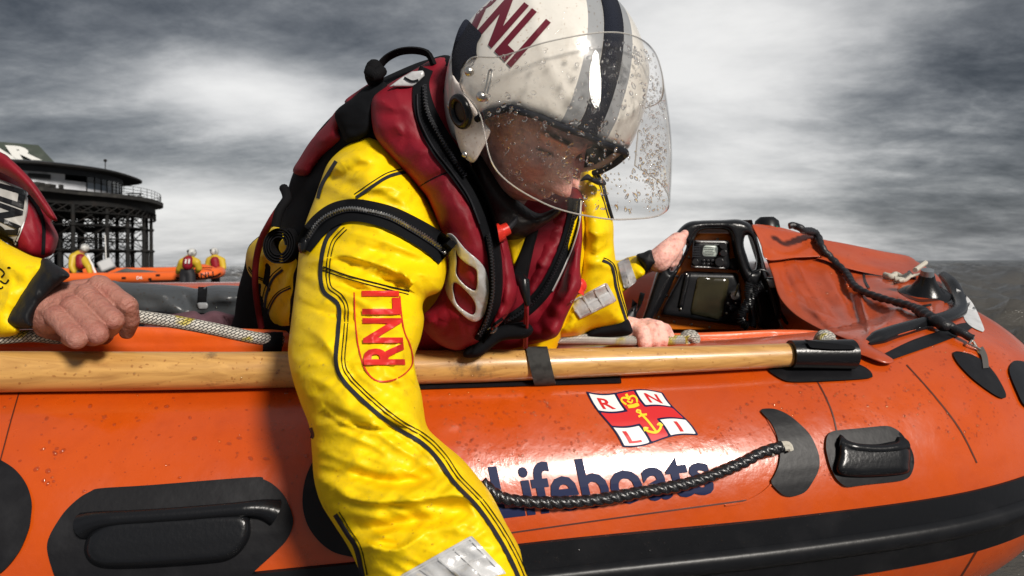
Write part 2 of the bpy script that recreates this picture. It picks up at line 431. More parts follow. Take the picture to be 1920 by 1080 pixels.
class MB:
    """collects shapes that become one mesh"""
    def __init__(s): s.v = []; s.f = []
    def add(s, v, f): k = len(s.v); s.v += list(v); s.f += [tuple(i + k for i in q) for q in f]; return s
    def tube(s, P, r, seg=10, **k): v, f = sweep(P, r, seg, **k); return s.add(v, f)
    def box(s, c, sz, rot=None):
        M_ = (rot or Matrix.Identity(3)); c = Vector(c); v = [c + M_ @ Vector((x * sz[0] / 2, y * sz[1] / 2, z * sz[2] / 2)) for x in (-1, 1) for y in (-1, 1) for z in (-1, 1)]
        return s.add(v, [(0, 1, 3, 2), (4, 6, 7, 5), (0, 4, 5, 1), (2, 3, 7, 6), (0, 2, 6, 4), (1, 5, 7, 3)])
    def ball(s, c, r, u=10, w=6, rot=None, half=False):
        c = Vector(c); r = r if hasattr(r, '__len__') else (r, r, r); M_ = rot or Matrix.Identity(3); v = []; f = []
        for j in range(w + 1):
            ph = math.pi * j / w * (.5 if half else 1)
            for i in range(u):
                th = 2 * math.pi * i / u; v.append(c + M_ @ Vector((math.sin(ph) * math.cos(th) * r[0], math.sin(ph) * math.sin(th) * r[1], math.cos(ph) * r[2])))
        for j in range(w):
            for i in range(u):
                a = j * u + i; b = j * u + (i + 1) % u; f.append((a, a + u, b + u, b))
        return s.add(v, f)
    def build(s, name, m, parent=None, smooth=True, auto=40, bevel=0):
        o = mesh_obj(name, s.v, s.f, m, parent, smooth, auto)
        if bevel:
            md = o.modifiers.new('bevel', 'BEVEL'); md.width = bevel; md.segments = 2; md.limit_method = 'ANGLE'
        return o
def drops(name, region, surf, count, rmin, rmax, m, parent, seed=1, flat=.6, full=False):
    """water beads sitting on a surface, within a pixel outline"""
    g = np.random.default_rng(seed); rmin, rmax = rmin * .85, rmax * .9; Q = np.array(region, float); x0, y0 = Q.min(0); x1, y1 = Q.max(0); mb = MB(); k = 0; tries = 0
    while k < count and tries < count * 8:
        tries += 1; p = np.array([[g.uniform(x0, x1), g.uniform(y0, y1)]])
        if not inside(p, Q)[0]: continue
        if pn(p[:, 0] / 60, p[:, 1] / 60, seed)[0] < g.uniform(-.6, .25): continue
        h = hit(surf, p[0, 0], p[0, 1], 0)
        if h is None: continue
        r = rmin + (rmax - rmin) * g.random() ** 3.2; q = h[1].to_track_quat('Z', 'Y').to_matrix() @ Matrix.Rotation(g.uniform(0, 6.28), 3, 'Z'); e = g.uniform(.62, 1.3)
        mb.ball(h[0] - h[1] * r * .08, (r * e, r / e, r * flat * g.uniform(.8, 1.3)), 8, 6 if full else 3, q, half=not full); k += 1
    return tag(mb.build(name, m, parent, True, auto=180), kind='stuff')

# ---------------------------------------------------------------- materials
def orange_mat(name, col, wet=.25):
    m = mat(name, col, wet, bump=[(55, .0009, 5), (600, .00008, 2)], coat=.6, coatr=.14, var=[(7, .5, (col[0] * .8, col[1] * .66, col[2]), .42, .7), (35, .22, (col[0] * .6, col[1] * .45, col[2] * .5), .5, .75)])
    t = m.node_tree; b = t.nodes['Principled BSDF']; tc = N(t, 'ShaderNodeTexCoord'); n = N(t, 'ShaderNodeTexNoise'); n.inputs['Scale'].default_value = 14; n.inputs['Detail'].default_value = 7
    t.links.new(tc.outputs['Object'], n.inputs[0]); r = N(t, 'ShaderNodeMapRange'); r.inputs[1].default_value = .35; r.inputs[2].default_value = .7; r.inputs[3].default_value = wet - .05; r.inputs[4].default_value = wet + .18
    t.links.new(n.outputs[0], r.inputs[0]); t.links.new(r.outputs[0], b.inputs['Roughness']); return m
M_or = orange_mat('orange_tube', (.50, .066, .003), .25)
M_or2 = orange_mat('orange_canvas', (.42, .060, .010), .36)
M_blk = mat('black_rubber', (.006, .0065, .008), .36, spec=.3, bump=[(90, .0003, 4)], var=[(18, .5, (.016, .016, .018), .5, .72)])
M_blkm = mat('black_moulding', (.007, .0075, .009), .27, spec=.4, bump=[(200, .0003, 3)])
M_blkw = weave(mat('black_webbing', (.006, .006, .007), .8, spec=.12), 1500, .0004, 'Y')
M_blkf = mat('black_fabric', (.006, .0065, .008), .85, spec=.12, bump=[(900, .0003, 2)])
M_navy = mat('navy_print', (.006, .012, .055), .5, spec=.15)
M_white = mat('white_print', (.78, .77, .75), .4)
M_red = mat('red_print', (.58, .015, .018), .4)
M_yelp = mat('yellow_print', (.85, .6, .02), .4)
M_steel = mat('steel', (.62, .6, .56), .3, metal=1, bump=[(300, .0004, 3)], var=[(200, .6, (.25, .2, .15), .5, .65)])
def clear_mat(name, tint, ior, rough, add=.0):
    m = bpy.data.materials.new(name); m.use_nodes = True; t = m.node_tree; t.nodes.clear(); L = t.links.new; o = N(t, 'ShaderNodeOutputMaterial')
    tr = N(t, 'ShaderNodeBsdfTransparent'); tr.inputs[0].default_value = (*tint, 1); gl = N(t, 'ShaderNodeBsdfGlossy'); gl.inputs['Roughness'].default_value = rough
    fr = N(t, 'ShaderNodeFresnel'); fr.inputs[0].default_value = ior; ad0 = N(t, 'ShaderNodeMath', operation='ADD'); L(fr.outputs[0], ad0.inputs[0]); ad0.inputs[1].default_value = add; ge = N(t, 'ShaderNodeNewGeometry'); iv = N(t, 'ShaderNodeMath', operation='SUBTRACT'); iv.inputs[0].default_value = 1; L(ge.outputs['Backfacing'], iv.inputs[1]); ad = N(t, 'ShaderNodeMath', operation='MULTIPLY'); L(ad0.outputs[0], ad.inputs[0]); L(iv.outputs[0], ad.inputs[1]); mx = N(t, 'ShaderNodeMixShader')
    L(ad.outputs[0], mx.inputs[0]); L(tr.outputs[0], mx.inputs[1]); L(gl.outputs[0], mx.inputs[2]); L(mx.outputs[0], o.inputs[0]); return m
M_drop = clear_mat('water_bead', (.86, .80, .76), 1.7, .07)
M_yel = mat('yellow_nylon', (.90, .62, .003), .42, bump=[(14, .0012, 2), (240, .0003, 4), (1200, .00012, 2)], spec=.28, var=[(16, .30, (.66, .42, .005), .5, .75), (60, .30, (.36, .23, .015), .58, .72), (300, .25, (.5, .33, .02), .60, .72)])
M_mar = mat('maroon_nylon', (.22, .006, .016), .55, spec=.35, bump=[(30, .0010, 2), (260, .0003, 4), (900, .00025, 2)], var=[(20, .5, (.13, .003, .012), .45, .7)])
M_char = mat('charcoal_tape', (.022, .023, .028), .6, spec=.2, bump=[(900, .0003, 2)])
M_refl = mat('reflective_tape', (.66, .66, .66), .28, metal=.25, bump=[(60, .002, 4)], var=[(40, .5, (.42, .42, .44), .45, .65)])
M_skin = mat('skin', (.37, .165, .125), .54, bump=[(70, .0022, 4), (190, .0018, 5), (800, .0007, 3)], sss=.15, var=[(30, .6, (.33, .115, .09), .45, .66), (120, .35, (.30, .10, .07), .52, .7)])
# ---------------------------------------------------------------- sea
def build_sea():
    nr, na = 520, 420
    rr = np.concatenate([np.linspace(.2, 2.0, 40)[:-1], 2.0 * (6000 / 2.0) ** (np.linspace(0, 1, nr - 39))]); aa = np.radians(np.linspace(-62, 62, na))
    rg, ag = np.meshgrid(rr, aa, indexing='ij'); x = rg * np.sin(ag); y = rg * np.cos(ag); z = np.zeros_like(x)
    for (wl, ang, amp, sd) in ((7, 10, .20, 1), (3.1, -20, .19, 2), (1.5, 25, .13, 3), (.7, -8, .07, 4), (.33, 30, .032, 5), (.16, 5, .011, 6)):
        c, s = math.cos(R(ang)), math.sin(R(ang)); u = (x * c + y * s); v = (-x * s + y * c)
        q = pn(u / (wl * 1.8), v / wl, sd) * 2; fade = np.clip(wl / (rg * .012 + 1e-6), 0, 1)
        z += amp * (1 - np.abs(q) * 1.7) * fade
    near = np.clip((rg - 2.4) / 2.5, .25, 1); z = z * near - .05
    v = np.stack([x, y, z], -1).reshape(-1, 3); f = []
    idx = np.arange(nr * na).reshape(nr, na)
    f = np.stack([idx[:-1, :-1], idx[:-1, 1:], idx[1:, 1:], idx[1:, :-1]], -1).reshape(-1, 4)
    m = bpy.data.materials.new('sea_water'); m.use_nodes = True; t = m.node_tree; b = t.nodes['Principled BSDF']; L = t.links.new
    b.inputs['Base Color'].default_value = (.065, .060, .052, 1); b.inputs['Roughness'].default_value = .10; b.inputs['IOR'].default_value = 1.33
    tc = N(t, 'ShaderNodeTexCoord'); n = N(t, 'ShaderNodeTexNoise'); n.inputs['Scale'].default_value = 5; n.inputs['Detail'].default_value = 8; n.inputs['Roughness'].default_value = .65; L(tc.outputs['Object'], n.inputs[0])
    mp = N(t, 'ShaderNodeMapping'); mp.inputs['Scale'].default_value = (.35, 1, 1); L(tc.outputs['Object'], mp.inputs[0]); L(mp.outputs[0], n.inputs[0])
    n2 = N(t, 'ShaderNodeTexNoise'); n2.inputs['Scale'].default_value = .9; n2.inputs['Detail'].default_value = 9; n2.inputs['Roughness'].default_value = .7; L(mp.outputs[0], n2.inputs[0])
    ad = N(t, 'ShaderNodeMath', operation='MULTIPLY_ADD'); L(n2.outputs[0], ad.inputs[0]); ad.inputs[1].default_value = 3.5; L(n.outputs[0], ad.inputs[2])
    bp = N(t, 'ShaderNodeBump'); bp.inputs['Distance'].default_value = .03; L(ad.outputs[0], bp.inputs['Height']); L(bp.outputs[0], b.inputs['Normal'])
    # foam streaks
    n3 = N(t, 'ShaderNodeTexNoise'); n3.inputs['Scale'].default_value = .55; n3.inputs['Detail'].default_value = 10; n3.inputs['Roughness'].default_value = .72; L(mp.outputs[0], n3.inputs[0])
    r = N(t, 'ShaderNodeMapRange'); r.inputs[1].default_value = .57; r.inputs[2].default_value = .68; L(n3.outputs[0], r.inputs[0])
    mx = N(t, 'ShaderNodeMix', data_type='RGBA'); L(r.outputs[0], mx.inputs[0]); mx.inputs[6].default_value = (.065, .060, .052, 1); mx.inputs[7].default_value = (.42, .41, .39, 1); L(mx.outputs[2], b.inputs['Base Color'])
    o = mesh_obj('sea', v, f, m); tag(o, 'choppy dark grey sea reaching to the horizon', kind='structure')
build_sea()

# ---------------------------------------------------------------- the near lifeboat
boat = thing('inflatable_lifeboat', 'large orange inflatable lifeboat with black rubbing strake filling the foreground', 'boat', (0, 1.6, 0))
HP = [(-2.3, .86, -.425, .25), (-1.2, .94, -.412, .25), (-.5, 1.075, -.402, .25), (-.2, 1.135, -.398, .25), (0, 1.18, -.395, .25), (.35, 1.24, -.388, .247), (.62, 1.295, -.375, .244), (.79, 1.375, -.355, .242),
      (.885, 1.50, -.33, .24), (.90, 1.68, -.285, .235), (.86, 1.88, -.245, .23), (.76, 2.06, -.225, .225), (.58, 2.20, -.225, .22), (.3, 2.29, -.24, .22), (-.2, 2.33, -.265, .215), (-1.2, 2.34, -.275, .215), (-2.4, 2.3, -.28, .215)]
HQ = smooth3([(p[0], p[1], p[2] + CAMZ, p[3]) for p in HP], .02)
def hull_pt(i, phi, dr=0.0):
    """point on the tube skin; phi measured upward from the outer horizontal"""
    i = min(max(i, 0), len(HQ) - 1); a = int(i); b = min(a + 1, len(HQ) - 1); w = i - a; q = HQ[a] * (1 - w) + HQ[b] * w
    t = Vector((HQ[min(a + 1, len(HQ) - 1)] - HQ[max(a - 1, 0)])[:3]).normalized(); t2 = Vector((HQ[min(a + 2, len(HQ) - 1)] - HQ[max(a, 0)])[:3]).normalized(); t = t.lerp(t2, w).normalized()
    out = t.cross(Vector((0, 0, 1))).normalized(); up = out.cross(t).normalized()
    return Vector(q[:3]) + (out * math.cos(phi) + up * math.sin(phi)) * (q[3] + dr)
def build_hull():
    seg = 72; n = len(HQ); v = []; f = []
    for i in range(n):
        for k in range(seg):
            ph = 2 * math.pi * k / seg; s = i * .02
            dr = .0012 * math.sin(s * 9 + math.sin(ph * 3)) + .0035 * float(pn(s * 2.2, ph * 1.2, 3))
            v.append(hull_pt(i, ph, dr))
    for i in range(n - 1):
        for k in range(seg):
            a = i * seg + k; b = i * seg + (k + 1) % seg; f.append((a, b, b + seg, a + seg))
    f.append(tuple(range(seg))); f.append(tuple((n - 1) * seg + k for k in reversed(range(seg))))
    return mesh_obj('tube', v, f, M_or, boat)
tube = build_hull(); BT = bvh(tube)
def band(name, prof, m, i0=0, i1=None, par=tube):
    """extrusion wrapped along the tube: prof = [(phi, height)]"""
    i1 = len(HQ) - 1 if i1 is None else i1; v = []; f = []; A = len(prof)
    for i in range(i0, i1 + 1):
        for ph, dr in prof: v.append(hull_pt(i, ph, dr))
    for i in range(i1 - i0):
        for k in range(A - 1): a = i * A + k; f.append((a, a + 1, a + A + 1, a + A))
    return mesh_obj(name, v, f, m, par, True, auto=60)
pr = [(R(4.8), -.002), (R(4.4), .004), (R(-3), .0055)] + [(R(a), .0055 + .012 * math.sqrt(max(0, 1 - ((a + 7) / 3.6) ** 2))) for a in np.linspace(-3.4, -10.6, 11)] + [(R(-11), .0055), (R(-19.5), .004), (R(-20), -.002)]
strake = band('rubbing_strake', pr, M_blk, par=boat)
# keel side below the strake and the floor of the boat
mb = MB(); mb.add([(-2.3, 1.2, .28), (.9, 1.45, .4), (.9, 2.15, .4), (-2.3, 2.4, .28), (-2.3, 1.2, .24), (.9, 1.45, .36), (.9, 2.15, .36), (-2.3, 2.4, .24)], [(0, 1, 2, 3), (7, 6, 5, 4), (0, 4, 5, 1), (1, 5, 6, 2), (2, 6, 7, 3), (3, 7, 4, 0)])
mb.build('floor_panel', M_char, boat)
M_seam = mat('seam_line', (.07, .012, .004), .5)
def seam(line, w=2.6, m=M_seam): return ribbon('seam', line, w, BT, m, tube, off=.0004, thick=.0009, step=8, across=2)
seam([(1515, 688), (1540, 728), (1560, 772), (1570, 812)]); seam([(1700, 684), (1752, 742), (1800, 805), (1832, 868)]); seam([(36, 735), (20, 790), (4, 850), (-10, 900)]); seam([(1604, 1012), (1596, 1045), (1578, 1090)], 4)
seam([(1852, 965), (1843, 1010), (1815, 1060), (1790, 1100)], 4)
seam([(930, 1003), (1150, 972), (1400, 938)], 3)
M_dk = mat('faded_black', (.006, .006, .0075), .42, spec=.3, bump=[(110, .00025, 4)], var=[(30, .5, (.016, .016, .018), .5, .7)])
z9 = lambda L_: [(1380 + x / 2.843, 700 + y / 2.843) for x, y in L_]
z10 = lambda L_: [(x / 2.842, 700 + y / 2.842) for x, y in L_]
cres = decal('lifeline_patch', z9([(132, 200), (150, 188), (210, 190), (275, 218), (330, 260), (390, 320), (425, 385), (445, 450), (442, 510), (420, 560), (372, 630), (310, 655), (275, 655), (240, 640), (188, 582), (205, 545), (228, 490), (236, 430), (230, 380), (215, 320), (185, 260)]), BT, M_dk, boat, .001, .003)
disc = ribbon('patch_edge', [(1430, 770), (1462, 830), (1462, 880), (1440, 915), (1400, 940), (1360, 948)], 3, BT, M_or, tube, .0005, .002, 8, across=2)
hpR = decal('grab_handle', z9([(485, 340), (500, 318), (530, 305), (660, 292), (790, 280), (835, 288), (880, 318), (920, 375), (945, 430), (950, 480), (940, 525), (915, 560), (860, 575), (700, 592), (600, 605), (565, 590), (535, 560), (505, 500), (488, 440), (480, 390)]), BT, M_dk, boat, .001, .004)
hpL = decal('grab_handle', z10([(535, 612), (800, 595), (1340, 553), (1400, 563), (1460, 595), (1520, 660), (1560, 760), (1558, 820), (1530, 885), (1470, 950), (1370, 1042), (1310, 1100), (1200, 1170), (420, 1190), (310, 1110), (270, 1020), (250, 930), (262, 870), (300, 800), (350, 730), (420, 665), (480, 630)]), BT, M_dk, boat, .001, .004)
pl = decal('round_patch', z10([(-60, 440), (0, 460), (80, 512), (140, 590), (168, 680), (165, 760), (150, 840), (95, 960), (0, 1065), (-100, 1090), (-160, 800)]), BT, M_dk, boat, .001, .003)
pm = decal('round_patch', [(586, 866), (572, 900), (567, 940), (573, 975), (588, 1003), (612, 1027), (640, 1040), (690, 1044), (750, 1010), (770, 940), (740, 880), (660, 850), (600, 850)], BT, M_dk, boat, .001, .003)
# moulded grips on the handle patches
def grip(par, pts, w, hgt, b):
    """pts: px of the bar's centre line; a strap-like moulded bar standing off the patch"""
    Q = cr(pts, 6, False); P = []; rr = []
    n = len(Q)
    for i, q in enumerate(Q):
        h = hit(b, q[0], q[1], 0); t = i / (n - 1); lift = hgt * min(1, math.sin(math.pi * t) * 2.2) ** .8
        P.append(h[0] + h[1] * lift); rr.append(w * (1 + .9 * abs(2 * t - 1) ** 6))
    P = smooth3(P, .006); rad = np.interp(np.linspace(0, 1, len(P)), np.linspace(0, 1, n), rr)
    mb = MB(); mb.tube(P, rad, 14); return mb.build('grip_bar', M_blkm, par)
bl = bvh(hpL); br = bvh(hpR)
grip(hpL, [(160, 985), (200, 975), (330, 966), (440, 957), (490, 954), (515, 960)], .0085, .012, bl)
grip(hpR, [(1578, 834), (1592, 840), (1640, 844), (1675, 840), (1690, 834)], .0065, .009, br)
def wedge(par, pts, T, b):
    y = hit(b, sum(p[0] for p in pts) / len(pts), sum(p[1] for p in pts) / len(pts), 0)[0].y
    return pillow('moulded_rib', pts, lambda x, y_: np.array([hit(b, float(a), float(c), 0, y)[0].y for a, c in zip(np.ravel(x), np.ravel(y_))]), M_blkm, par, Rr=16, T=T, s=6, curve=True)
wedge(hpL, z10([(560, 790), (640, 770), (900, 752), (1180, 735), (1300, 745), (1340, 800), (1320, 900), (1240, 985), (1100, 1015), (700, 1040), (520, 1030), (450, 960), (470, 860)]), .014, bl)
wedge(hpR, z9([(555, 325), (610, 365), (740, 378), (870, 360), (925, 400), (928, 480), (890, 540), (560, 545), (545, 420)]), .014, br)
# raised lettering moulded in the rubber
M_grey = mat('moulded_mark', (.03, .03, .032), .3)
# low flap and pocket under the paddle
M_wetb = mat('wet_black', (.008, .008, .01), .22, bump=[(120, .002, 6)])
decal('chafe_strip', [(770, 716), (900, 713), (1030, 708), (1163, 703), (1166, 718), (1030, 722), (900, 726), (770, 730)], BT, M_wetb, boat, .001, .003, curve=False)
pk = decal('pocket_base', [(1440, 688), (1500, 682), (1590, 680), (1622, 688), (1636, 703), (1620, 710), (1500, 716), (1465, 710)], BT, M_dk, boat, .001, .004)
# lifeboat lettering and house flag
write('lettering', 'Lifeboats', [(934, 970), (1342, 922), (1320, 836), (914, 872)], BT, M_navy, boat, .0016, .022, 1.0, .1)
def flag():
    g = thing  # noqa
    TL, TR, BR, BL = np.array((1099., 733)), np.array((1243., 735)), np.array((1310., 815)), np.array((1168., 837))
    def q(u, v):   # v down
        p = TL * (1 - u) * (1 - v) + TR * u * (1 - v) + BR * u * v + BL * (1 - u) * v
        return p + np.array((-3.5 * math.sin(v * math.pi * 2), 5 * math.sin(u * math.pi * 2 + .2) * 1.0))
    def poly(name, pts, m, off, par, n=10):
        pp = []
        for a, b in zip(pts, pts[1:] + pts[:1]):
            for t in np.linspace(0, 1, n, endpoint=False): pp.append(q(a[0] + (b[0] - a[0]) * t, a[1] + (b[1] - a[1]) * t))
        return decal(name, pp, BT, m, par, off, 0, 4, curve=False)
    base = poly('flag_emblem', [(0, 0), (1, 0), (1, 1), (0, 1)], M_navy, .0014, boat)
    e = .028
    poly('red_cross', [(.39, e), (.61, e), (.61, .37), (1 - e, .37), (1 - e, .61), (.61, .61), (.61, 1 - e), (.39, 1 - e), (.39, .61), (e, .61), (e, .37), (.39, .37)], M_red, .0020, base)
    for x0, x1, y0, y1, ch in ((e, .36, e, .335, 'R'), (.64, 1 - e, e, .335, 'N'), (e, .36, .645, 1 - e, 'L'), (.64, 1 - e, .645, 1 - e, 'I')):
        poly('white_canton', [(x0, y0), (x1, y0), (x1, y1), (x0, y1)], M_white, .0020, base)
        cx = (x0 + x1) / 2; w = .085 if ch != 'I' else .022
        write('letter', ch, None, BT, M_red, base, .0026, .02, 1, .2, warp=lambda u, v, c=cx, w=w, a=y0, b=y1: q(c - w + 2 * w * u, b - .05 - (b - a - .1) * v))
    # crown and anchor
    def stroke(pts, w, loop=False): ribbon('charge_line', [tuple(q(*p)) for p in pts], w, BT, M_yelp, base, .0024, .0006, 2, across=1)
    stroke([(.43, .30), (.50, .315), (.57, .30)], 4.5); stroke([(.43, .25), (.405, .17), (.43, .12), (.48, .135), (.5, .18)], 3.5); stroke([(.57, .25), (.595, .17), (.57, .12), (.52, .135), (.5, .18)], 3.5)
    stroke([(.43, .27), (.50, .285), (.57, .27)], 3); stroke([(.5, .13), (.5, .06)], 5); stroke([(.465, .19), (.5, .24), (.535, .19)], 3)
    stroke([(.5, .44), (.5, .62), (.5, .83)], 4); stroke([(.445, .50), (.5, .49), (.555, .50)], 4); stroke([(.40, .70), (.42, .78), (.5, .84), (.58, .78), (.60, .70)], 4.5)
    stroke([(.5, .44), (.475, .415), (.5, .385), (.525, .415), (.5, .44)], 3); stroke([(.385, .76), (.40, .70), (.44, .73)], 3.5); stroke([(.615, .76), (.60, .70), (.56, .73)], 3.5)
flag()
# black twisted lifeline hung across the lettering
M_rope = mat('black_rope', (.010, .010, .012), .24, bump=[(500, .0008, 4)], coat=.4, coatr=.2)
def rope_on(name, pts, r, m, parent, surf=None, lift=None, strands=3, twist=150., depthf=.22, step=.0018, seg=24):
    P = []
    for p in pts:
        if len(p) == 3: P.append(Vector(at(*p)))
        else: h = hit(surf, p[0], p[1], 0); P.append(h[0] + h[1] * (lift or r))
    Q = smooth3(P, step); ph = np.arange(len(Q)) * step * twist
    prof = lambda i, a: r * ((1 - depthf) + depthf * 1.4 * abs(math.cos(strands / 2 * (a - ph[i]))) ** .7) * (1 + .05 * math.sin(i * .13))
    mb = MB(); mb.tube(Q, r, seg, prof=prof); return mb.build(name, m, parent, auto=180)
line = rope_on('lifeline', [(900, 905), (925, 927), (960, 938), (1040, 942), (1120, 936), (1200, 922), (1290, 905), (1380, 872), (1420, 853), (1458, 842)], .0080, M_rope, boat, BT, .012)
M_wrope = mat('pale_cord', (.5, .47, .40), .8, bump=[(900, .001, 3)])
mbx = MB()
for dy in (-3, 4):
    P = [hit(BT, x, y, .012)[0] for x, y in ((1445, 848 + dy * .6), (1462, 838 + dy * 1.3), (1478, 836 + dy), (1483, 845 + dy * .3))]; mbx.tube(smooth3(P, .003), .0042, 8)
mbx.build('end_loop', M_wrope, line)

# ---------------------------------------------------------------- the paddle lying along the tube
def wood_mat():
    m = bpy.data.materials.new('varnished_wood'); m.use_nodes = True; t = m.node_tree; b = t.nodes['Principled BSDF']; L = t.links.new
    tc = N(t, 'ShaderNodeTexCoord'); mp = N(t, 'ShaderNodeMapping'); mp.inputs['Scale'].default_value = (1.2, 26, 26); L(tc.outputs['Object'], mp.inputs[0])
    n = N(t, 'ShaderNodeTexNoise'); n.inputs['Scale'].default_value = 4; n.inputs['Detail'].default_value = 8; n.inputs['Distortion'].default_value = .8; L(mp.outputs[0], n.inputs[0])
    r = N(t, 'ShaderNodeValToRGB'); r.color_ramp.elements[0].position = .2; r.color_ramp.elements[0].color = (.34, .16, .04, 1); r.color_ramp.elements[1].position = .62; r.color_ramp.elements[1].color = (.60, .33, .095, 1); L(n.outputs[0], r.inputs[0])
    n2 = N(t, 'ShaderNodeTexNoise'); n2.inputs['Scale'].default_value = 9; n2.inputs['Detail'].default_value = 9; n2.inputs['Roughness'].default_value = .7; L(tc.outputs['Object'], n2.inputs[0])
    mr = N(t, 'ShaderNodeMapRange'); mr.inputs[1].default_value = .57; mr.inputs[2].default_value = .67; mr.inputs[4].default_value = .8; L(n2.outputs[0], mr.inputs[0])
    mx = N(t, 'ShaderNodeMix', data_type='RGBA'); L(mr.outputs[0], mx.inputs[0]); L(r.outputs[0], mx.inputs[6]); mx.inputs[7].default_value = (.07, .045, .03, 1); L(mx.outputs[2], b.inputs['Base Color'])
    b.inputs['Roughness'].default_value = .42; b.inputs['Coat Weight'].default_value = .55; b.inputs['Coat Roughness'].default_value = .22
    bp = N(t, 'ShaderNodeBump'); bp.inputs['Distance'].default_value = .0007; L(n.outputs[0], bp.inputs['Height']); L(bp.outputs[0], b.inputs['Normal']); return m
pad = thing('paddle', 'long varnished wooden shaft strapped along the top of the orange tube', 'paddle', tuple(at(900, 688, 1.055)))
def rest(px, py, r, gap=.001, y0=None):
    """distance at which a rod of radius r seen at this pixel touches the near tube"""
    C_ = HQ[:int(len(HQ) * .48)]; y = y0 or float(np.interp(px, [-700, -300, 0, 900, 1500], [.97, 1.02, 1.08, 1.2, 1.28]))
    for _ in range(1500):
        p = at(px, py, y); d = np.linalg.norm(C_[:, :3] - p, axis=1) - C_[:, 3]
        if d.min() > r + gap: return y
        y -= .001
    return y
PR = [(-700, 706, .029), (-260, 700, .0285), (0, 697, .0272), (450, 694, .0255), (900, 686, .0245), (1250, 675, .0215), (1500, 665, .0190)]
PP = [at(x, y, rest(x, y, r)) for x, y, r in PR]
Q = smooth3(PP, .012); rr = np.interp(np.linspace(0, 1, len(Q)), np.linspace(0, 1, 7), [p[2] for p in PR])
mb = MB(); mb.tube(Q, rr, 40); shaft = mb.build('shaft', wood_mat(), pad, auto=60)
PB = bvh(shaft)
# black pocket over the paddle's end
mb = MB(); Q = smooth3([at(x, 664, rest(x, 664, .0235)) for x in (1482, 1500, 1550, 1596, 1604)], .006)
n = len(Q); mb.tube(Q, [(.0225 + .002 * (i / n)) - (.010 if i == n - 1 else 0) for i in range(n)], 30)
pocket = mb.build('end_pocket', M_blkm, boat); KB = bvh(pocket)
decal('pocket_flap', [(1508, 636), (1530, 640), (1600, 648), (1606, 655), (1560, 655), (1520, 652)], KB, M_blkf, pocket, .003, .003, curve=False)
# ribbed webbing loop round the shaft
M_web = weave(mat('grey_webbing', (.12, .12, .115), .7, spec=.3, var=[(80, .6, (.04, .04, .04), .45, .65)]), 1300, .0035, 'X')
def loop_at(px, py, Y, r, w, name, m, parent, tilt=.12):
    c = V(px, py, Y); ax = (V(px + 60, py - 2, Y + .01) - V(px - 60, py + 2, Y - .01)).normalized(); up = Vector((0, 0, 1)); up = (up - ax * up.dot(ax)).normalized(); sd = ax.cross(up); v = []; f = []; n = 48
    for i in range(n):
        a = 2 * math.pi * i / n; q = r * (1 + .16 * max(0, -math.sin(a)) ** 2)
        for (dx, dr) in ((-w / 2, 0), (-w / 2, .0022), (0, .0026), (w / 2, .0022), (w / 2, 0)):
            v.append(c + ax * (dx + tilt * q * math.cos(a) + tilt * q * math.sin(a)) + (up * math.sin(a) + sd * math.cos(a)) * (q + dr))
    for i in range(n):
        for k in range(5): a = i * 5 + k; b = i * 5 + (k + 1) % 5; c_ = ((i + 1) % n) * 5; f.append((a, b, c_ + (k + 1) % 5, c_ + k))
    return mesh_obj(name, v, f, m, parent, True, auto=50)
loop_at(1014, 684, rest(1014, 684, .024), .0252, .033, 'paddle_strap', M_web, boat, -.25)
# ---------------------------------------------------------------- bow canopy, console and deck gear (parts of the lifeboat)
z6 = lambda L_: [(1140 + x / 3., 380 + y / 3.) for x, y in L_]
z7 = lambda L_: [(1500 + x / 2.455, 420 + y / 2.455) for x, y in L_]
can_d = tps([(1412, 422, 1.80), (1450, 500, 1.72), (1480, 560, 1.60), (1530, 622, 1.42), (1600, 560, 1.60), (1600, 480, 1.80), (1705, 482, 1.86), (1745, 520, 1.68), (1768, 590, 1.42), (1665, 680, 1.24), (1620, 655, 1.30), (1690, 610, 1.38), (1640, 640, 1.30)])
can_t = can_d
def can_d(x, y):
    d = can_t(x, y); o = []
    for a, c, e in zip(np.ravel(x), np.ravel(y), np.ravel(d)):
        h = BT.ray_cast(CAMP, pxdir(float(a), float(c)).normalized())[0]
        o.append(min(e, h.y - .014) if h is not None else e)
    return np.array(o).reshape(np.shape(d))
can = pillow('spray_canopy', z6([(812, 128), (850, 215), (890, 318), (925, 410), (958, 520), (1010, 592), (1080, 650), (1200, 716), (1300, 752), (1400, 800)]) + z7([(250, 590), (300, 610), (380, 640), (428, 640), (432, 625), (395, 600), (330, 560), (320, 545), (480, 505), (600, 462), (655, 425), (664, 340), (645, 255), (590, 205), (510, 160), (380, 128), (220, 95), (70, 62), (0, 40), (-90, 15), (-150, 5)]), can_d, M_or2, boat,
    Rr=10, T=.008, s=5, folds=[(a_, b_ * .85, c_ * 1.05) for a_, b_, c_ in [(z7([(270, 260), (290, 380), (322, 500), (330, 560)]), 9, .03), (z7([(190, 330), (260, 430), (310, 510)]), 14, -.022), (z7([(500, 350), (420, 430), (340, 500)]), 8, .022), (z7([(560, 400), (450, 470), (345, 520)]), 9, -.02), (z7([(640, 430), (480, 470), (350, 525)]), 7, .018),
        (z7([(90, 200), (180, 330), (290, 480)]), 16, .026), (z7([(0, 210), (60, 330), (230, 480)]), 18, -.018), (z6([(960, 350), (1000, 480), (1100, 580), (1400, 720)]), 9, .016), (z6([(900, 318), (1060, 312), (1190, 318)]), 3, -.014), (z7([(-60, 100), (20, 250), (140, 420), (250, 500)]), 14, .02), (z7([(400, 300), (450, 330), (600, 380)]), 5, .012), (z7([(0, 300), (120, 460), (290, 560)]), 10, .012), (z7([(-90, 150), (-60, 260), (30, 420)]), 10, -.012)]],
    nz=[(60, 22, 35, -.010, 4), (24, 12, 20, -.003, 5)])
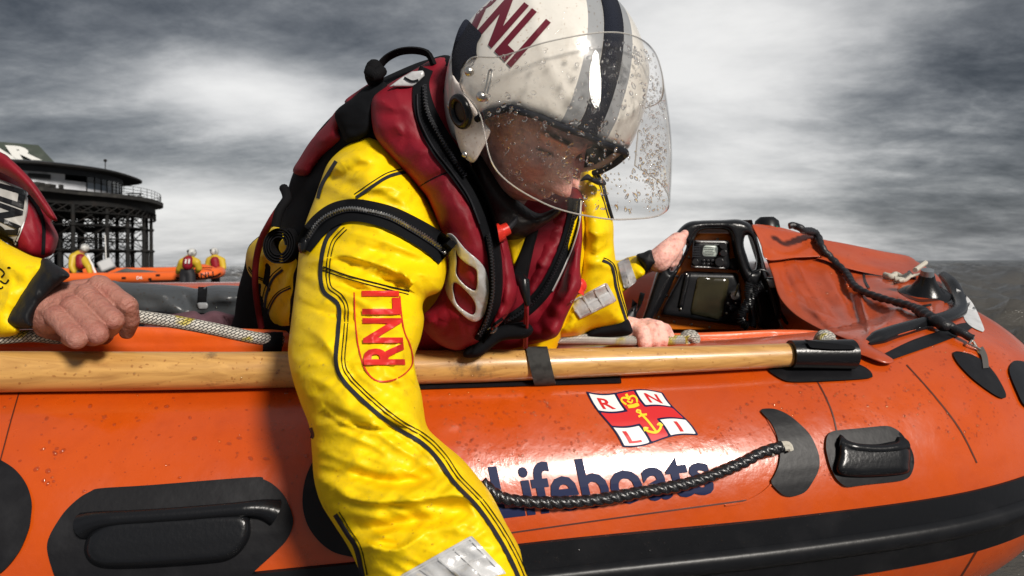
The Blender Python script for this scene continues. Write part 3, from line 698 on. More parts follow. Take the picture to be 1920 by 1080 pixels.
CB = bvh(can)
flap_d = lambda x, y: can_d(x, y) - .03
flap = pillow('canopy_flap', z6([(808, 122), (850, 130), (960, 150), (1060, 165), (1190, 195)]) + z7([(80, 66), (220, 92), (380, 125), (505, 150), (545, 190), (560, 225), (520, 245), (400, 240), (300, 224), (200, 200), (110, 166), (70, 158)]) + z6([(1195, 305), (1060, 310), (895, 322), (860, 240), (835, 180)]), flap_d, M_or2, can, Rr=6, T=.006, s=5,
    folds=[(z7([(-100, 90), (80, 120), (300, 190), (520, 215)]), 9, .008), (z6([(900, 180), (930, 240), (960, 300)]), 8, .007)], nz=[(50, 18, 10, -.008, 7)])
FB = bvh(flap); GEAR = [CB, FB, BT]
# bow rail: padded black tube with its base strip
rail_px = z7([(305, 548), (400, 512), (480, 488), (600, 455), (690, 428), (735, 395), (728, 340), (700, 280), (660, 238)])
P = []
for i, (x, y) in enumerate(rail_px):
    h = hit(BT, x, y, 0); yy = float(np.interp(i, [0, 2, 4, 5, 6, 7, 8], [1.25, 1.30, 1.38, 1.44, 1.50, 1.56, 1.62])); P.append(V(x, y, min(yy, h[0].y - .008) if h else yy))
Q = smooth3(P, .008); k = np.linspace(0, 1, len(Q)); mb = MB(); mb.tube(Q, np.interp(k, [0, .06, .9, 1], [.006, .0145, .0135, .010]), 16); rail = mb.build('bow_rail', M_blkm, boat)
ribbon('rail_base', [tuple(p) + (w,) for p, w in zip(z7([(400, 612), (520, 562), (640, 520), (740, 482), (790, 465)]), (16, 22, 22, 20, 10))], 20, BT, M_dk, rail, .002, .003, 6)
decal('white_patch', z7([(720, 298), (760, 325), (795, 365), (825, 425), (850, 492), (825, 490), (790, 472), (762, 445), (745, 400), (732, 345)]), BT, mat('white_rubber', (.55, .56, .57), .45, var=[(30, .5, (.3, .3, .3), .5, .7)]), boat, .002, .003)
ov = decal('shackle_patch', z7([(706, 590), (730, 586), (790, 600), (850, 635), (900, 690), (940, 760), (950, 795), (930, 802), (880, 775), (800, 715), (740, 655), (712, 615)]), BT, M_dk, boat, .002, .004)
decal('grab_handle', z7([(965, 680), (975, 640), (1000, 628), (1060, 650), (1120, 760), (1120, 860), (1040, 840), (1000, 770)]), BT, M_blk, boat, .002, .006)
# black bridle hose from the console to the shackle, with its steel fitting
hz = z7([(-50, 10), (-20, 8), (20, 30), (62, 62), (92, 122), (140, 185), (200, 245), (270, 310), (350, 352), (430, 382), (520, 412), (600, 455), (680, 505), (740, 535), (778, 552)])
P = []
for i, (x, y) in enumerate(hz):
    h = hit([CB, FB, BT, bvh(rail)], x, y, 0); P.append(h[0] + h[1] * .013 if h else Vector(at(x, y, 1.72)))
Q = smooth3(P, .004); n = len(Q); s_ = np.linspace(0, 1, n)
rd = np.interp(s_, [0, .1, .75, .82, .93, 1], [.008, .0095, .0075, .0105, .0105, .007])
mb = MB(); mb.tube(Q, rd, 16, prof=lambda i, a: rd[i] * (1 + .13 * math.sin(i * 1.05 + a) + .06 * math.sin(i * .31)))
hose = mb.build('bridle_hose', mat('hose_sleeve', (.012, .012, .015), .42, bump=[(300, .001, 3)]), boat)
mb = MB(); a, b_, c_ = hit(BT, 1816, 645, .018)[0], hit(BT, 1838, 656, .012)[0], hit(BT, 1846, 690, .006)[0]
mb.tube([P[-1], a, b_], .0028, 8); mb.tube([P[-1] + Vector((0, 0, -.006)), b_ + Vector((0, 0, -.008))], .0026, 8); mb.build('shackle', M_steel, hose)
ribbon('tether_strap', [(1838, 652), (1846, 668), (1849, 690)], 11, BT, mat('strap_webbing', (.07, .065, .06), .7), ov, .007, .003, 3)
# small fittings lying on the canopy: lamp with bright cap, cord pile, batten
mb = MB(); c = hit(CB, 1734, 552, 0)[0]; up = Vector((-.1, -.35, .9)).normalized(); q = up.to_track_quat('Z', 'Y').to_matrix()
mb.ball(c, (.052, .052, .010), 20, 8, q); mb.tube([c + up * .004, c + up * .014, c + up * .034, c + up * .046], [.040, .030, .018, .015], 18); lamp = mb.build('bow_lamp', M_blkm, boat)
mb = MB(); mb.tube([c + up * .044, c + up * .058, c + up * .062], [.014, .013, .004], 14); mb.build('metal_cap', mat('worn_metal', (.35, .38, .4), .35, metal=.8), lamp)
rope_on('cord_loop', z7([(455, 285), (500, 268), (545, 255), (590, 262)]), .0035, M_wrope, lamp, CB, .012, 2, 700, .3, .003, 8)
rope_on('anchor_cord', z7([(388, 250), (420, 258), (440, 246), (470, 262), (500, 250), (470, 272), (430, 268)]), .007, M_wrope, boat, [CB, FB], .008, 2, 420, .3, .003, 10)
ribbon('batten', z7([(500, 215), (520, 238), (533, 252)]), 4, [CB, FB], M_blkm, can, .002, .004, 3); ribbon('batten', z7([(295, 232), (300, 262), (318, 295)]), 4, [CB, FB], M_blkm, can, .002, .004, 3)
mb = MB(); mb.tube([V(*z7([(530, 212)])[0], 1.6), V(*z7([(578, 178)])[0], 1.66)], .0055, 8); mb.build('pale_toggle', M_wrope, boat)
ribbon('pocket_edge', z7([(455, 305), (500, 335), (560, 352), (640, 345)]), 5, [CB], M_seam, can, .001, .003, 5); ribbon('pocket_edge', z7([(440, 372), (520, 384), (605, 370)]), 4, [CB], M_dk, can, .001, .003, 5)
RB_ = bvh(rail)
# orange lip standing along the inner edge of the tube
M_lip = orange_mat('orange_lip', (.66, .10, .008), .34)
lip_d = lambda x, y: np.interp(x, [-300, 0, 550, 900, 1250, 1550, 1620], [1.04, 1.08, 1.16, 1.235, 1.30, 1.36, 1.38])
lip = pillow('inner_lip', [(-300, 622), (0, 618), (150, 614), (240, 612), (330, 614), (460, 616), (560, 622), (700, 640), (850, 652), (880, 638), (940, 627), (1020, 624), (1120, 625), (1240, 625), (1360, 622), (1460, 618), (1535, 621), (1558, 634), (1550, 700), (1200, 720), (600, 730), (-300, 735)], lip_d, M_lip, boat, Rr=7, T=.007, s=8, nz=[(120, 16, 0, -.004, 3)],
    folds=[([(240, 618), (400, 622), (540, 628)], 3, .006), ([(850, 660), (960, 634), (1200, 632), (1380, 629), (1540, 628)], 3.2, .007)])
LB = bvh(lip)
# console
CY = 1.80
fr_o = z6([(172, 705), (205, 600), (243, 480), (280, 370), (330, 250), (395, 155), (450, 110), (520, 100), (640, 97), (735, 94), (795, 118), (822, 160), (845, 240), (880, 370), (915, 480), (950, 600), (968, 705), (850, 705), (815, 560), (768, 450), (735, 375), (708, 290), (690, 200), (668, 158), (600, 152), (525, 158), (492, 195), (442, 290), (392, 390), (330, 520), (255, 668), (240, 705)])
h1 = z6([(418, 228), (440, 236), (436, 262), (405, 330), (368, 384), (348, 376), (366, 312), (392, 258)]); h2 = z6([(772, 186), (800, 190), (820, 240), (834, 310), (828, 375), (806, 372), (785, 310), (764, 240)])
frame = pillow('console_frame', fr_o, lambda x, y: np.full(np.shape(x), CY - .03), M_blkm, boat, Rr=10, T=.035, s=5, holes=[h1, h2])
con_side = MB(); con_side.add([V(1195, 640, 1.84), V(1260, 500, 1.84), V(1300, 415, 1.9), V(1410, 412, 1.9), V(1470, 620, 1.84), V(1200, 640, 2.1), V(1290, 440, 2.1), V(1400, 436, 2.1), V(1460, 620, 2.1)], [(0, 1, 6, 5), (1, 2, 6), (2, 3, 7, 6), (3, 4, 8, 7), (0, 5, 8, 4)]); con_side.build('console_body', M_dk, boat, smooth=False)
M_orp = mat('orange_panel', (.66, .17, .012), .35, bump=[(200, .0004, 3)], var=[(30, .4, (.35, .08, .01), .5, .7)])
panel = pillow('console_panel', z6([(500, 170), (690, 170), (745, 380), (905, 715), (225, 715), (392, 385)]), lambda x, y: np.full(np.shape(x), CY), M_orp, boat, Rr=3, T=.004, s=9, curve=False)
PNB = bvh(panel)
mb = MB()
for x, y in [(615, 205), (285, 645), (372, 670), (468, 685), (570, 700), (330, 522), (390, 415), (455, 308), (735, 385)]:
    h = hit(PNB, *z6([(x, y)])[0], 0); MB().ball(h[0], .0042, 8, 5).build('rivet', M_steel, panel)

def slab(name, pts, Y, T, m, par, rr=3): return pillow(name, z6(pts), lambda x, y: np.full(np.shape(x), Y), m, par, Rr=rr, T=T, s=7, curve=False)
radio = slab('marine_radio', [(482, 214), (684, 216), (690, 378), (464, 366)], CY - .008, .035, M_blkm, panel)
slab('radio_trim', [(484, 212), (684, 214), (686, 232), (480, 228)], CY - .03, .018, mat('silver_trim', (.4, .4, .4), .4, metal=.6), panel); slab('radio_trim', [(466, 352), (670, 362), (680, 376), (464, 368)], CY - .03, .018, bpy.data.materials['silver_trim'], panel)
M_lcd = mat('lcd', (.30, .34, .30), .3); b = M_lcd.node_tree.nodes['Principled BSDF']; b.inputs['Emission Color'].default_value = (.55, .6, .55, 1); b.inputs['Emission Strength'].default_value = .22
slab('radio_display', [(536, 238), (620, 240), (616, 306), (526, 302)], CY - .04, .006, M_lcd, panel)
mb = MB()
for k in range(5): mb.box(V(*z6([(568, 252 + k * 10)])[0], CY - .047), (.028 - .004 * (k % 3), .001, .0012))
mb.build('display_text', M_blkm, panel)
mb = MB()
for x, y, r in ((648, 242, .011), (650, 284, .011), (628, 334, .014), (492, 334, .010)): mb.tube([V(*z6([(x, y)])[0], CY - .04), V(*z6([(x, y)])[0], CY - .062)], r * .8, 14)
for x in (538, 562, 586, 610): mb.box(V(*z6([(x, 325)])[0], CY - .045), (.008, .006, .005)); mb.box(V(*z6([(x, 345)])[0], CY - .045), (.008, .006, .005))
mb.build('radio_knobs', mat('knob_black', (.02, .02, .022), .25), panel, bevel=.001)
mb = MB(); mb.ball(V(*z6([(636, 288)])[0], CY - .05), .004, 8, 6); mb.build('red_button', M_red, panel)
mb = MB()
for k in range(7): mb.box(V(*z6([(497, 248 + k * 9)])[0], CY - .044), (.020, .002, .0018))
mb.build('speaker_grille', M_char, panel)
bez = slab('plotter_housing', [(442, 384), (728, 396), (752, 520), (742, 694), (296, 636), (302, 600), (412, 398)], CY - .01, .03, M_blk, panel, 5)
slab('plotter_screen', [(502, 414), (686, 424), (645, 665), (458, 626)], CY - .036, .008, mat('dark_screen', (.016, .015, .009), .12, var=[(9, .7, (.05, .042, .02), .45, .7)]), panel)
slab('housing_rail', [(434, 392), (470, 395), (420, 612), (390, 606)], CY - .036, .012, M_blkm, panel)
mb = MB(); p = V(*z6([(706, 522)])[0], CY - .04); mb.tube([p, p + Vector((0, -.012, 0))], .011, 8); mb.tube([p + Vector((0, -.012, 0)), p + Vector((.004, -.03, .03))], [.003, .0025], 8); mb.build('toggle_switch', M_steel, panel)
for x, y in ((675, 566), (718, 566), (667, 622), (440, 404), (408, 600)): MB().ball(V(*z6([(x, y)])[0], CY - .042), .0035, 8, 5).build('screw', M_steel, panel)
mb = MB(); p = V(*z6([(690, 592)])[0], CY - .04); mb.tube([p, p + Vector((0, -.02, 0))], [.012, .009], 14); mb.box(p + Vector((0, -.022, 0)), (.022, .008, .008)); mb.build('rotary_knob', M_blkm, panel, bevel=.001); mb = MB(); p = V(*z6([(708, 345)])[0], CY - .01); mb.tube([p, p + Vector((0, -.015, 0))], .016, 14); mb.build('rotary_knob', M_blkm, panel, bevel=.001)
# microphone with its coiled lead
mic = pillow('microphone', z6([(884, 425), (912, 420), (940, 425), (952, 475), (960, 520), (975, 600), (970, 655), (945, 650), (925, 580), (905, 520), (890, 470)]), lambda x, y: np.full(np.shape(x), CY - .09), M_blkm, boat, Rr=6, T=.014, s=4)
pillow('mic_face', z6([(890, 430), (938, 432), (950, 478), (912, 482)]), lambda x, y: np.full(np.shape(x), CY - .102), mat('grey_plastic', (.32, .33, .33), .4), mic, Rr=4, T=.006, s=4, curve=False)
mb = MB(); mb.tube([V(*z6([(962, 655)])[0], CY - .09), V(*z6([(986, 712)])[0], CY - .09)], .003, 8); mb.build('mic_pin', M_steel, mic)
def coil(pts, rad, wire, turns, m, par, name):
    Q = smooth3([V(*z6([p])[0], CY - .10) for p in pts], .0015); P, T, fr = frames(Q); L3 = []
    for i in range(len(P)):
        a = i / len(P) * turns * 2 * math.pi; L3.append(P[i] + (fr[i][0] * math.cos(a) + fr[i][1] * math.sin(a)) * rad)
    L3 = smooth3(L3, .0022); mb = MB(); mb.tube(L3, wire, 6); return mb.build(name, m, par)
coil([(870, 465), (830, 490), (790, 560), (755, 620), (750, 665), (790, 700)], .011, .0022, 26, M_blkm, mic, 'coiled_lead')
coil([(800, 455), (788, 500), (800, 560), (815, 640), (812, 700)], .010, .0022, 24, M_blkm, mic, 'coiled_lead')
mb = MB(); mb.tube(smooth3([V(*z6([p])[0], CY - .1) for p in ((790, 440), (810, 400), (860, 378), (895, 390), (905, 410))], .004), .0026, 8); mb.tube(smooth3([V(*z6([p])[0], CY - .07) for p in ((870, 500), (920, 520), (960, 600), (1010, 680), (1060, 712))], .004), .004, 8); mb.build('cable', M_blkm, mic)
coil([(195, 510), (175, 580), (150, 640), (135, 700)], .006, .0018, 30, M_blkm, boat, 'kill_cord')
mb = MB(); p = V(1438, 428, 1.86); mb.tube([p, p + Vector((0, 0, .02)), p + Vector((0, 0, .03))], [.034, .03, .018], 20); nl = mb.build('navigation_light', M_blk, boat)
mb = MB(); p = V(1449, 428, 1.84); mb.ball(p, (.016, .012, .014), 12, 8); mb.build('green_lens', mat('green_glass', (.01, .10, .07), .1), nl)
# dark sheet standing in for the dark interior behind the lip
inn = pillow('dark_infill', [(-200, 560), (460, 590), (1100, 600), (1190, 560), (1215, 620), (1480, 630), (1560, 640), (1500, 760), (-200, 800)], lambda x, y: np.full(np.shape(x), 1.55), M_dk, boat, Rr=12, T=.02, s=16)
# braided grab line
def braid_mat():
    m = bpy.data.materials.new('braided_line'); m.use_nodes = True; t = m.node_tree; b = t.nodes['Principled BSDF']; L = t.links.new
    uv = N(t, 'ShaderNodeUVMap'); mp = N(t, 'ShaderNodeMapping'); mp.inputs['Rotation'].default_value = (0, 0, R(45)); mp.inputs['Scale'].default_value = (1, 1, 1); L(uv.outputs[0], mp.inputs[0])
    bk = N(t, 'ShaderNodeTexBrick'); bk.inputs['Scale'].default_value = 1; bk.inputs['Brick Width'].default_value = 1.; bk.inputs['Row Height'].default_value = .5; bk.inputs['Mortar Size'].default_value = .09; bk.inputs['Mortar Smooth'].default_value = .6
    bk.inputs['Color1'].default_value = (.60, .57, .50, 1); bk.inputs['Color2'].default_value = (.42, .40, .36, 1); bk.inputs['Mortar'].default_value = (.03, .028, .03, 1); L(mp.outputs[0], bk.inputs[0])
    n = N(t, 'ShaderNodeTexNoise'); n.inputs['Scale'].default_value = .16; L(uv.outputs[0], n.inputs[0]); mr = N(t, 'ShaderNodeMapRange'); mr.inputs[1].default_value = .56; mr.inputs[2].default_value = .60; L(n.outputs[0], mr.inputs[0])
    mul = N(t, 'ShaderNodeMix', data_type='RGBA', blend_type='MULTIPLY'); L(mr.outputs[0], mul.inputs[0]); L(bk.outputs[0], mul.inputs[6]); mul.inputs[7].default_value = (1, .85, .12, 1); L(mul.outputs[2], b.inputs['Base Color'])
    bp = N(t, 'ShaderNodeBump'); bp.inputs['Distance'].default_value = .0015; bp.invert = True; L(bk.outputs['Fac'], bp.inputs['Height']); L(bp.outputs[0], b.inputs['Normal']); b.inputs['Roughness'].default_value = .6; return m
M_braid = braid_mat()
def braid(name, P, r, par, seg=18):
    Q = smooth3(P, .004); v, f = sweep(Q, r, seg); o = mesh_obj(name, v, f, M_braid, par); me = o.data; uvl = me.uv_layers.new(name='UVMap'); n = len(Q)
    S = .0078 * 1.0
    for p in me.polygons:
        ks = [me.loops[l].vertex_index for l in p.loop_indices]; seam_ = any(k % seg == 0 for k in ks) and any(k % seg == seg - 1 for k in ks)
        for l in p.loop_indices:
            k = me.loops[l].vertex_index; a = k % seg
            if seam_ and a == 0: a = seg
            uvl.data[l].uv = (k // seg * .004 / S, a / seg * 8 * 1.0)
    return o
gl = braid('grab_line', [at(235, 588, .99), at(260, 594, .995), at(330, 604, 1.01), at(400, 617, 1.03), at(470, 632, 1.055), at(530, 641, 1.08)], .0095, boat)
braid('grab_line', [at(-80, 637, .95), at(0, 634, .96), at(60, 630, .97), at(130, 633, .98), at(200, 612, .985)], .0088, boat)
gr_ = braid('grab_line', [at(985, 642, 1.15), at(1000, 636, 1.15), at(1100, 636, 1.17), at(1200, 639, 1.19), at(1280, 637, 1.215)], .0088, boat)
braid('knot', [at(1278, 640, 1.24), at(1284, 628, 1.235), at(1298, 626, 1.23), at(1306, 635, 1.23), at(1300, 646, 1.225), at(1286, 645, 1.22), at(1282, 634, 1.215), at(1294, 630, 1.215), at(1302, 640, 1.22)], .0072, gr_)
braid('knot', [at(1532, 640, 1.16), at(1538, 628, 1.15), at(1550, 626, 1.15), at(1560, 634, 1.15), at(1552, 644, 1.15), at(1540, 640, 1.14), at(1545, 632, 1.14), at(1562, 640, 1.15), at(1570, 650, 1.15)], .0068, boat)
for x in (512, 992): loop_at(x, 640, 1.075 if x < 900 else 1.18, .012, .028, 'line_sleeve', M_blkf, boat, .1)
# ---------------------------------------------------------------- things in the boat
bag = thing('equipment_bag', 'padded charcoal equipment bag with a buckled strap lying inside the boat', 'bag', tuple(at(330, 640, 1.62)))
bb = pillow('cover', [(120, 535), (205, 526), (228, 529), (300, 533), (345, 537), (372, 541), (398, 535), (447, 536), (520, 545), (520, 640), (120, 640)], lambda x, y: np.full(np.shape(x), 1.64), mat('wet_grey_pvc', (.05, .055, .06), .35, bump=[(40, .002, 4)]), bag, Rr=26, T=.10, s=7, folds=[([(330, 545), (350, 560), (365, 590)], 12, -.02), ([(395, 545), (420, 560), (450, 565)], 14, .02), ([(215, 570), (280, 575), (350, 568)], 22, .012)], nz=[(50, 24, 10, -.014, 3)])
BB = bvh(bb); ribbon('strap', [(380, 538), (379, 555), (378, 574)], 17, BB, M_blkw, bag, .003, .003, 5)
bk_ = pillow('buckle', [(369, 569), (373, 567), (388, 567), (391, 572), (389, 580), (372, 581)], lambda x, y: np.full(np.shape(x), 1.50), mat('buckle_plastic', (.25, .26, .27), .25), bag, Rr=3, T=.008, s=3, curve=False)
drops('water_drops', [(215, 535), (440, 545), (440, 585), (250, 585)], BB, 120, .0012, .0034, M_drop, bag, 3)
cl = pillow('folded_cloth', [(290, 592), (330, 588), (352, 584), (366, 583), (378, 590), (392, 584), (408, 583), (436, 590), (470, 592), (480, 640), (280, 640), (276, 600)], lambda x, y: np.full(np.shape(x), 1.46), mat('mauve_cloth', (.10, .045, .058), .85, bump=[(500, .0006, 3)]), None, Rr=9, T=.03, s=5, folds=[([(300, 612), (350, 596), (368, 590)], 5, .02), ([(380, 592), (372, 606), (350, 625)], 5, .02), ([(410, 588), (425, 600), (424, 622)], 4, -.02)])
tag(cl, 'crumpled mauve cloth lying between the bag and the braided line', 'cloth')
# ---------------------------------------------------------------- water beads on the lifeboat
drops('water_drops', [(-20, 735), (560, 735), (620, 860), (560, 1000), (0, 900)], BT, 240, .0009, .0042, M_drop, boat, 5)
drops('water_drops', [(790, 735), (1110, 730), (1180, 840), (1330, 820), (1420, 720), (1520, 720), (1600, 800), (1560, 900), (1300, 850), (900, 880), (830, 800)], BT, 800, .0007, .0034, M_drop, boat, 6)
drops('water_drops', [(1500, 690), (1700, 650), (1900, 640), (1915, 780), (1850, 840), (1700, 800), (1560, 800)], BT, 520, .0008, .003, M_drop, boat, 7)
drops('water_drops', [(1420, 440), (1690, 490), (1760, 600), (1660, 660), (1520, 600), (1450, 520)], GEAR, 260, .0010, .003, M_drop, boat, 8)
drops('water_drops', [(0, 668), (1480, 648), (1480, 690), (800, 718), (0, 735)], PB, 420, .0006, .0024, M_drop, pad, 9)
drops('water_drops', [(930, 1010), (1850, 860), (1900, 900), (1300, 1050), (950, 1080)], bvh(strake), 260, .0006, .0022, M_drop, boat, 10)
# ---------------------------------------------------------------- body building tools
def cones(chains, voxel, smooth=3, fn=None):
    """one continuous skin grown over chains of (point, radius)"""
    mb = MB()
    for ch in chains:
        for (a, ra), (b, rb) in zip(ch[:-1], ch[1:]):
            a, b = Vector(a), Vector(b); n = max(2, int((b - a).length / (min(ra, rb) * .35)) + 1)
            mb.tube([a + (b - a) * t for t in np.linspace(0, 1, n)], [ra + (rb - ra) * t for t in np.linspace(0, 1, n)], 18)
            mb.ball(a, ra, 18, 10); mb.ball(b, rb, 18, 10)
    me = bpy.data.meshes.new('t'); me.from_pydata([tuple(p) for p in mb.v], [], mb.f); o = bpy.data.objects.new('t', me); COL.objects.link(o)
    md = o.modifiers.new('r', 'REMESH'); md.mode = 'VOXEL'; md.voxel_size = voxel; md.adaptivity = 0
    if smooth: md = o.modifiers.new('s', 'SMOOTH'); md.factor = .6; md.iterations = smooth
    bpy.context.view_layer.update(); m2 = bpy.data.meshes.new_from_object(o.evaluated_get(bpy.context.evaluated_depsgraph_get()))
    bpy.data.objects.remove(o); bpy.data.meshes.remove(me)
    v = np.array([p.co[:] for p in m2.vertices]); nn = np.array([p.normal[:] for p in m2.vertices]); f = [tuple(p.vertices) for p in m2.polygons]; bpy.data.meshes.remove(m2)
    if fn is not None: v = v + nn * fn(v)[:, None]
    return v, f
def creases(joints, w=.0016, amp=.0011, spread=.012):
    """skin folds across the back of finger joints: joints = [(point, finger direction)]"""
    def f(v):
        h = np.zeros(len(v))
        for p, d in joints:
            p = np.array(p); d = np.array(d) / np.linalg.norm(d); r = v - p; s = r @ d; q = np.linalg.norm(r - s[:, None] * d, axis=1)
            m = np.exp(-(np.linalg.norm(r, axis=1) / spread) ** 2)
            h += m * (amp * .9 - amp * 1.2 * (np.exp(-((s) / w) ** 2) + .8 * np.exp(-((s - .0042) / w) ** 2) + .8 * np.exp(-((s + .0042) / w) ** 2)))
        return h
    return f
def pxch(ch): return [(at(*c[:3]), c[3]) for c in ch]
# colour of a face: stubble, brows, lips and flushed cheeks belong to the skin
def skin_face():
    m = M_skin.copy(); m.name = 'face_skin'; t = m.node_tree; b = t.nodes['Principled BSDF']; L = t.links.new
    vc = N(t, 'ShaderNodeVertexColor', layer_name='tone'); sp = N(t, 'ShaderNodeSeparateColor'); L(vc.outputs[0], sp.inputs[0]); cur = b.inputs['Base Color'].links[0].from_socket
    tc = N(t, 'ShaderNodeTexCoord'); n = N(t, 'ShaderNodeTexNoise'); n.inputs['Scale'].default_value = 900; L(tc.outputs['Object'], n.inputs[0])
    for ch, col in ((0, (.10, .055, .035)), (1, (.45, .12, .10)), (2, (.012, .008, .006))):
        mx = N(t, 'ShaderNodeMix', data_type='RGBA'); f = sp.outputs[ch]
        if ch == 0:
            mu = N(t, 'ShaderNodeMath', operation='MULTIPLY'); L(f, mu.inputs[0]); L(n.outputs[0], mu.inputs[1]); f = mu.outputs[0]
        L(f, mx.inputs[0]); L(cur, mx.inputs[6]); mx.inputs[7].default_value = (*col, 1); cur = mx.outputs[2]
    L(cur, b.inputs['Base Color']); return m
M_face = skin_face()
M_face.node_tree.nodes['Principled BSDF'].inputs['Subsurface Weight'].default_value = .2
for n_ in M_face.node_tree.nodes:
    if n_.type == 'MIX' and not n_.inputs[6].is_linked: n_.inputs[6].default_value = (.90, .50, .42, 1)  # base lightened to make up for shade under helmet and visor
    if n_.type == 'MIX' and abs(n_.inputs[7].default_value[0] - .36) < .005: n_.inputs[7].default_value = (.74, .30, .25, 1)
def sculpt_head():
    """head in its own axes: x = to the person's right, y = forward, z = up, origin between the ears; returns verts, faces, tones"""
    bm = bmesh.new(); bmesh.ops.create_icosphere(bm, subdivisions=6, radius=1); v = np.array([p.co[:] for p in bm.verts]); f = [tuple(q.index for q in p.verts) for p in bm.faces]; bm.free()
    d = v / np.linalg.norm(v, axis=1)[:, None]
    P = d * np.array([.076, .094, .118]); P[:, 2] -= .005
    low = np.clip((-P[:, 2] - .0) / .12, 0, 1); P[:, 0] *= 1 - .30 * low ** 1.4; fr = np.clip(P[:, 1] / .09, 0, 1)
    P[:, 1] += .016 * low * fr; P[:, 1] -= .02 * low * (1 - fr)
    P[:, 1] *= 1 - .04 * np.clip(P[:, 2] / .1, 0, 1)
    def g(c, s, disp):
        nonlocal P
        w = np.exp(-.5 * (((P - np.array(c)) / np.array(s)) ** 2).sum(1)); P = P + w[:, None] * np.array(disp)
    for sx in (1, -1):
        g((sx * .031, .088, .002), (.015, .02, .010), (0, -.019, 0))        # eye socket
        g((sx * .030, .088, .021), (.021, .02, .006), (0, .010, -.002))     # brow
        g((sx * .046, .075, -.024), (.017, .02, .014), (sx * .005, .010, 0))  # cheekbone
        g((sx * .040, .075, -.055), (.014, .02, .018), (0, -.005, 0))       # hollow cheek
        g((sx * .031, .078, .001), (.0105, .02, .0072), (0, .0062, 0))      # eyelid over the eye
    g((0, .092, -.005), (.007, .02, .022), (0, .012, 0)); g((0, .10, -.032), (.0085, .03, .013), (0, .021, 0)); g((0, .118, -.040), (.0080, .03, .006), (0, .009, .001))
    for sx in (1, -1): g((sx * .013, .105, -.042), (.0055, .02, .0055), (sx * .002, .006, 0)); g((sx * .019, .098, -.044), (.003, .02, .006), (0, -.003, 0)); g((sx * .022, .095, -.058), (.005, .02, .010), (0, -.002, 0))
    g((0, .10, -.050), (.012, .02, .003), (0, -.006, 0))
    g((0, .098, -.0655), (.020, .02, .0045), (0, .009, 0)); g((0, .098, -.0785), (.018, .02, .005), (0, .009, 0)); g((0, .107, -.0715), (.023, .02, .0016), (0, -.009, 0))
    g((0, .096, -.088), (.020, .02, .004), (0, -.004, 0)); g((0, .095, -.105), (.019, .02, .012), (0, .010, -.004))
    tone = np.zeros((len(P), 4)); tone[:, 3] = 1; x, y, z = np.abs(P[:, 0]), P[:, 1], P[:, 2]
    tone[:, 0] = np.clip((-z - .045) / .02, 0, 1) * np.clip((.066 - x) / .01, 0, 1) * (y > .0) * .7
    tone[:, 0] = np.maximum(tone[:, 0], np.exp(-((z + .056) / .006) ** 2) * (x < .028) * (y > .05))
    lip_ = np.exp(-((z + .0715) / .0085) ** 2) * np.clip((.025 - x) / .006, 0, 1) * (y > .06); tone[:, 1] = np.maximum(lip_, .55 * np.exp(-(((x - .045) / .018) ** 2 + ((z + .03) / .016) ** 2)) * (y > 0)); tone[:, 1] = np.maximum(tone[:, 1], .6 * np.exp(-(x / .014) ** 2 - ((z + .036) / .012) ** 2) * (y > .09)); tone[:, 0] *= 1 - lip_
    brow = np.exp(-((z - .022 + (x - .03) ** 2 * 6) / .0038) ** 2) * np.clip((x - .010) / .006, 0, 1) * np.clip((.052 - x) / .008, 0, 1) * (y > .04)
    lash = np.exp(-((z + .006 - (x - .031) ** 2 * 12) / .0016) ** 2) * np.clip((.0135 - np.abs(x - .031)) / .004, 0, 1) * (y > .04)
    tone[:, 2] = np.clip(brow * 1.3 + lash * 1.3, 0, 1)
    return P, f, tone
# ---------------------------------------------------------------- the rescuer leaning over the tube
man = thing('person', 'rescuer in yellow drysuit and white visored helmet leaning over the tube towards the water', 'person', tuple(at(760, 640, 1.15)))
def frame3(F_, U_):
    F_ = Vector(F_).normalized(); U_ = Vector(U_); U_ = (U_ - F_ * U_.dot(F_)).normalized(); R_ = F_.cross(U_); return F_, U_, R_
Fh, Uh, Rh = frame3((.353, -.621, -.696), (.48, -.53, .70)); HC = V(1016, 176, .93)
def rotU(F_, U_, R_, deg): a = R(deg); return (F_ * math.cos(a) + R_ * math.sin(a)), U_, (R_ * math.cos(a) - F_ * math.sin(a))
# body skin: head, neck and the two hands, joined through the torso under the clothes
hv, hf, tone = sculpt_head(); Ff, Uf, Rf = rotU(Fh, Uh, Rh, -9)
HB = HC + Ff * .004 - Uf * .004 + Vector((-.012, 0, -.022))
HV = np.array([list(HB + Rf * float(p[0]) * 1.0 + Ff * float(p[1]) * 1.0 + Uf * float(p[2]) * 1.0) for p in hv])
neck_top = HB - Uf * .07 - Ff * .02; nb = V(900, 330, 1.02); hip = V(520, 640, 1.45)
shR, shL = V(690, 350, 1.02), V(1090, 420, 1.22)
bodych = [[(neck_top, .050), (V(905, 300, 1.02), .05), (nb, .06)], [(nb, .08), (V(800, 400, 1.1), .10), (V(700, 500, 1.2), .11), (V(600, 640, 1.42), .10)], [(nb, .055), (shR, .04)], [(nb, .05), (shL, .035)],
          [(shR, .04), (V(690, 450, .95), .035), (V(670, 600, .875), .032), (V(680, 760, .80), .030), (V(830, 980, .745), .028), (V(940, 1150, .74), .027)], [(shL, .035), (V(1115, 560, 1.19), .028), (V(1150, 615, 1.21), .026), (V(1180, 622, 1.215), .022)]]
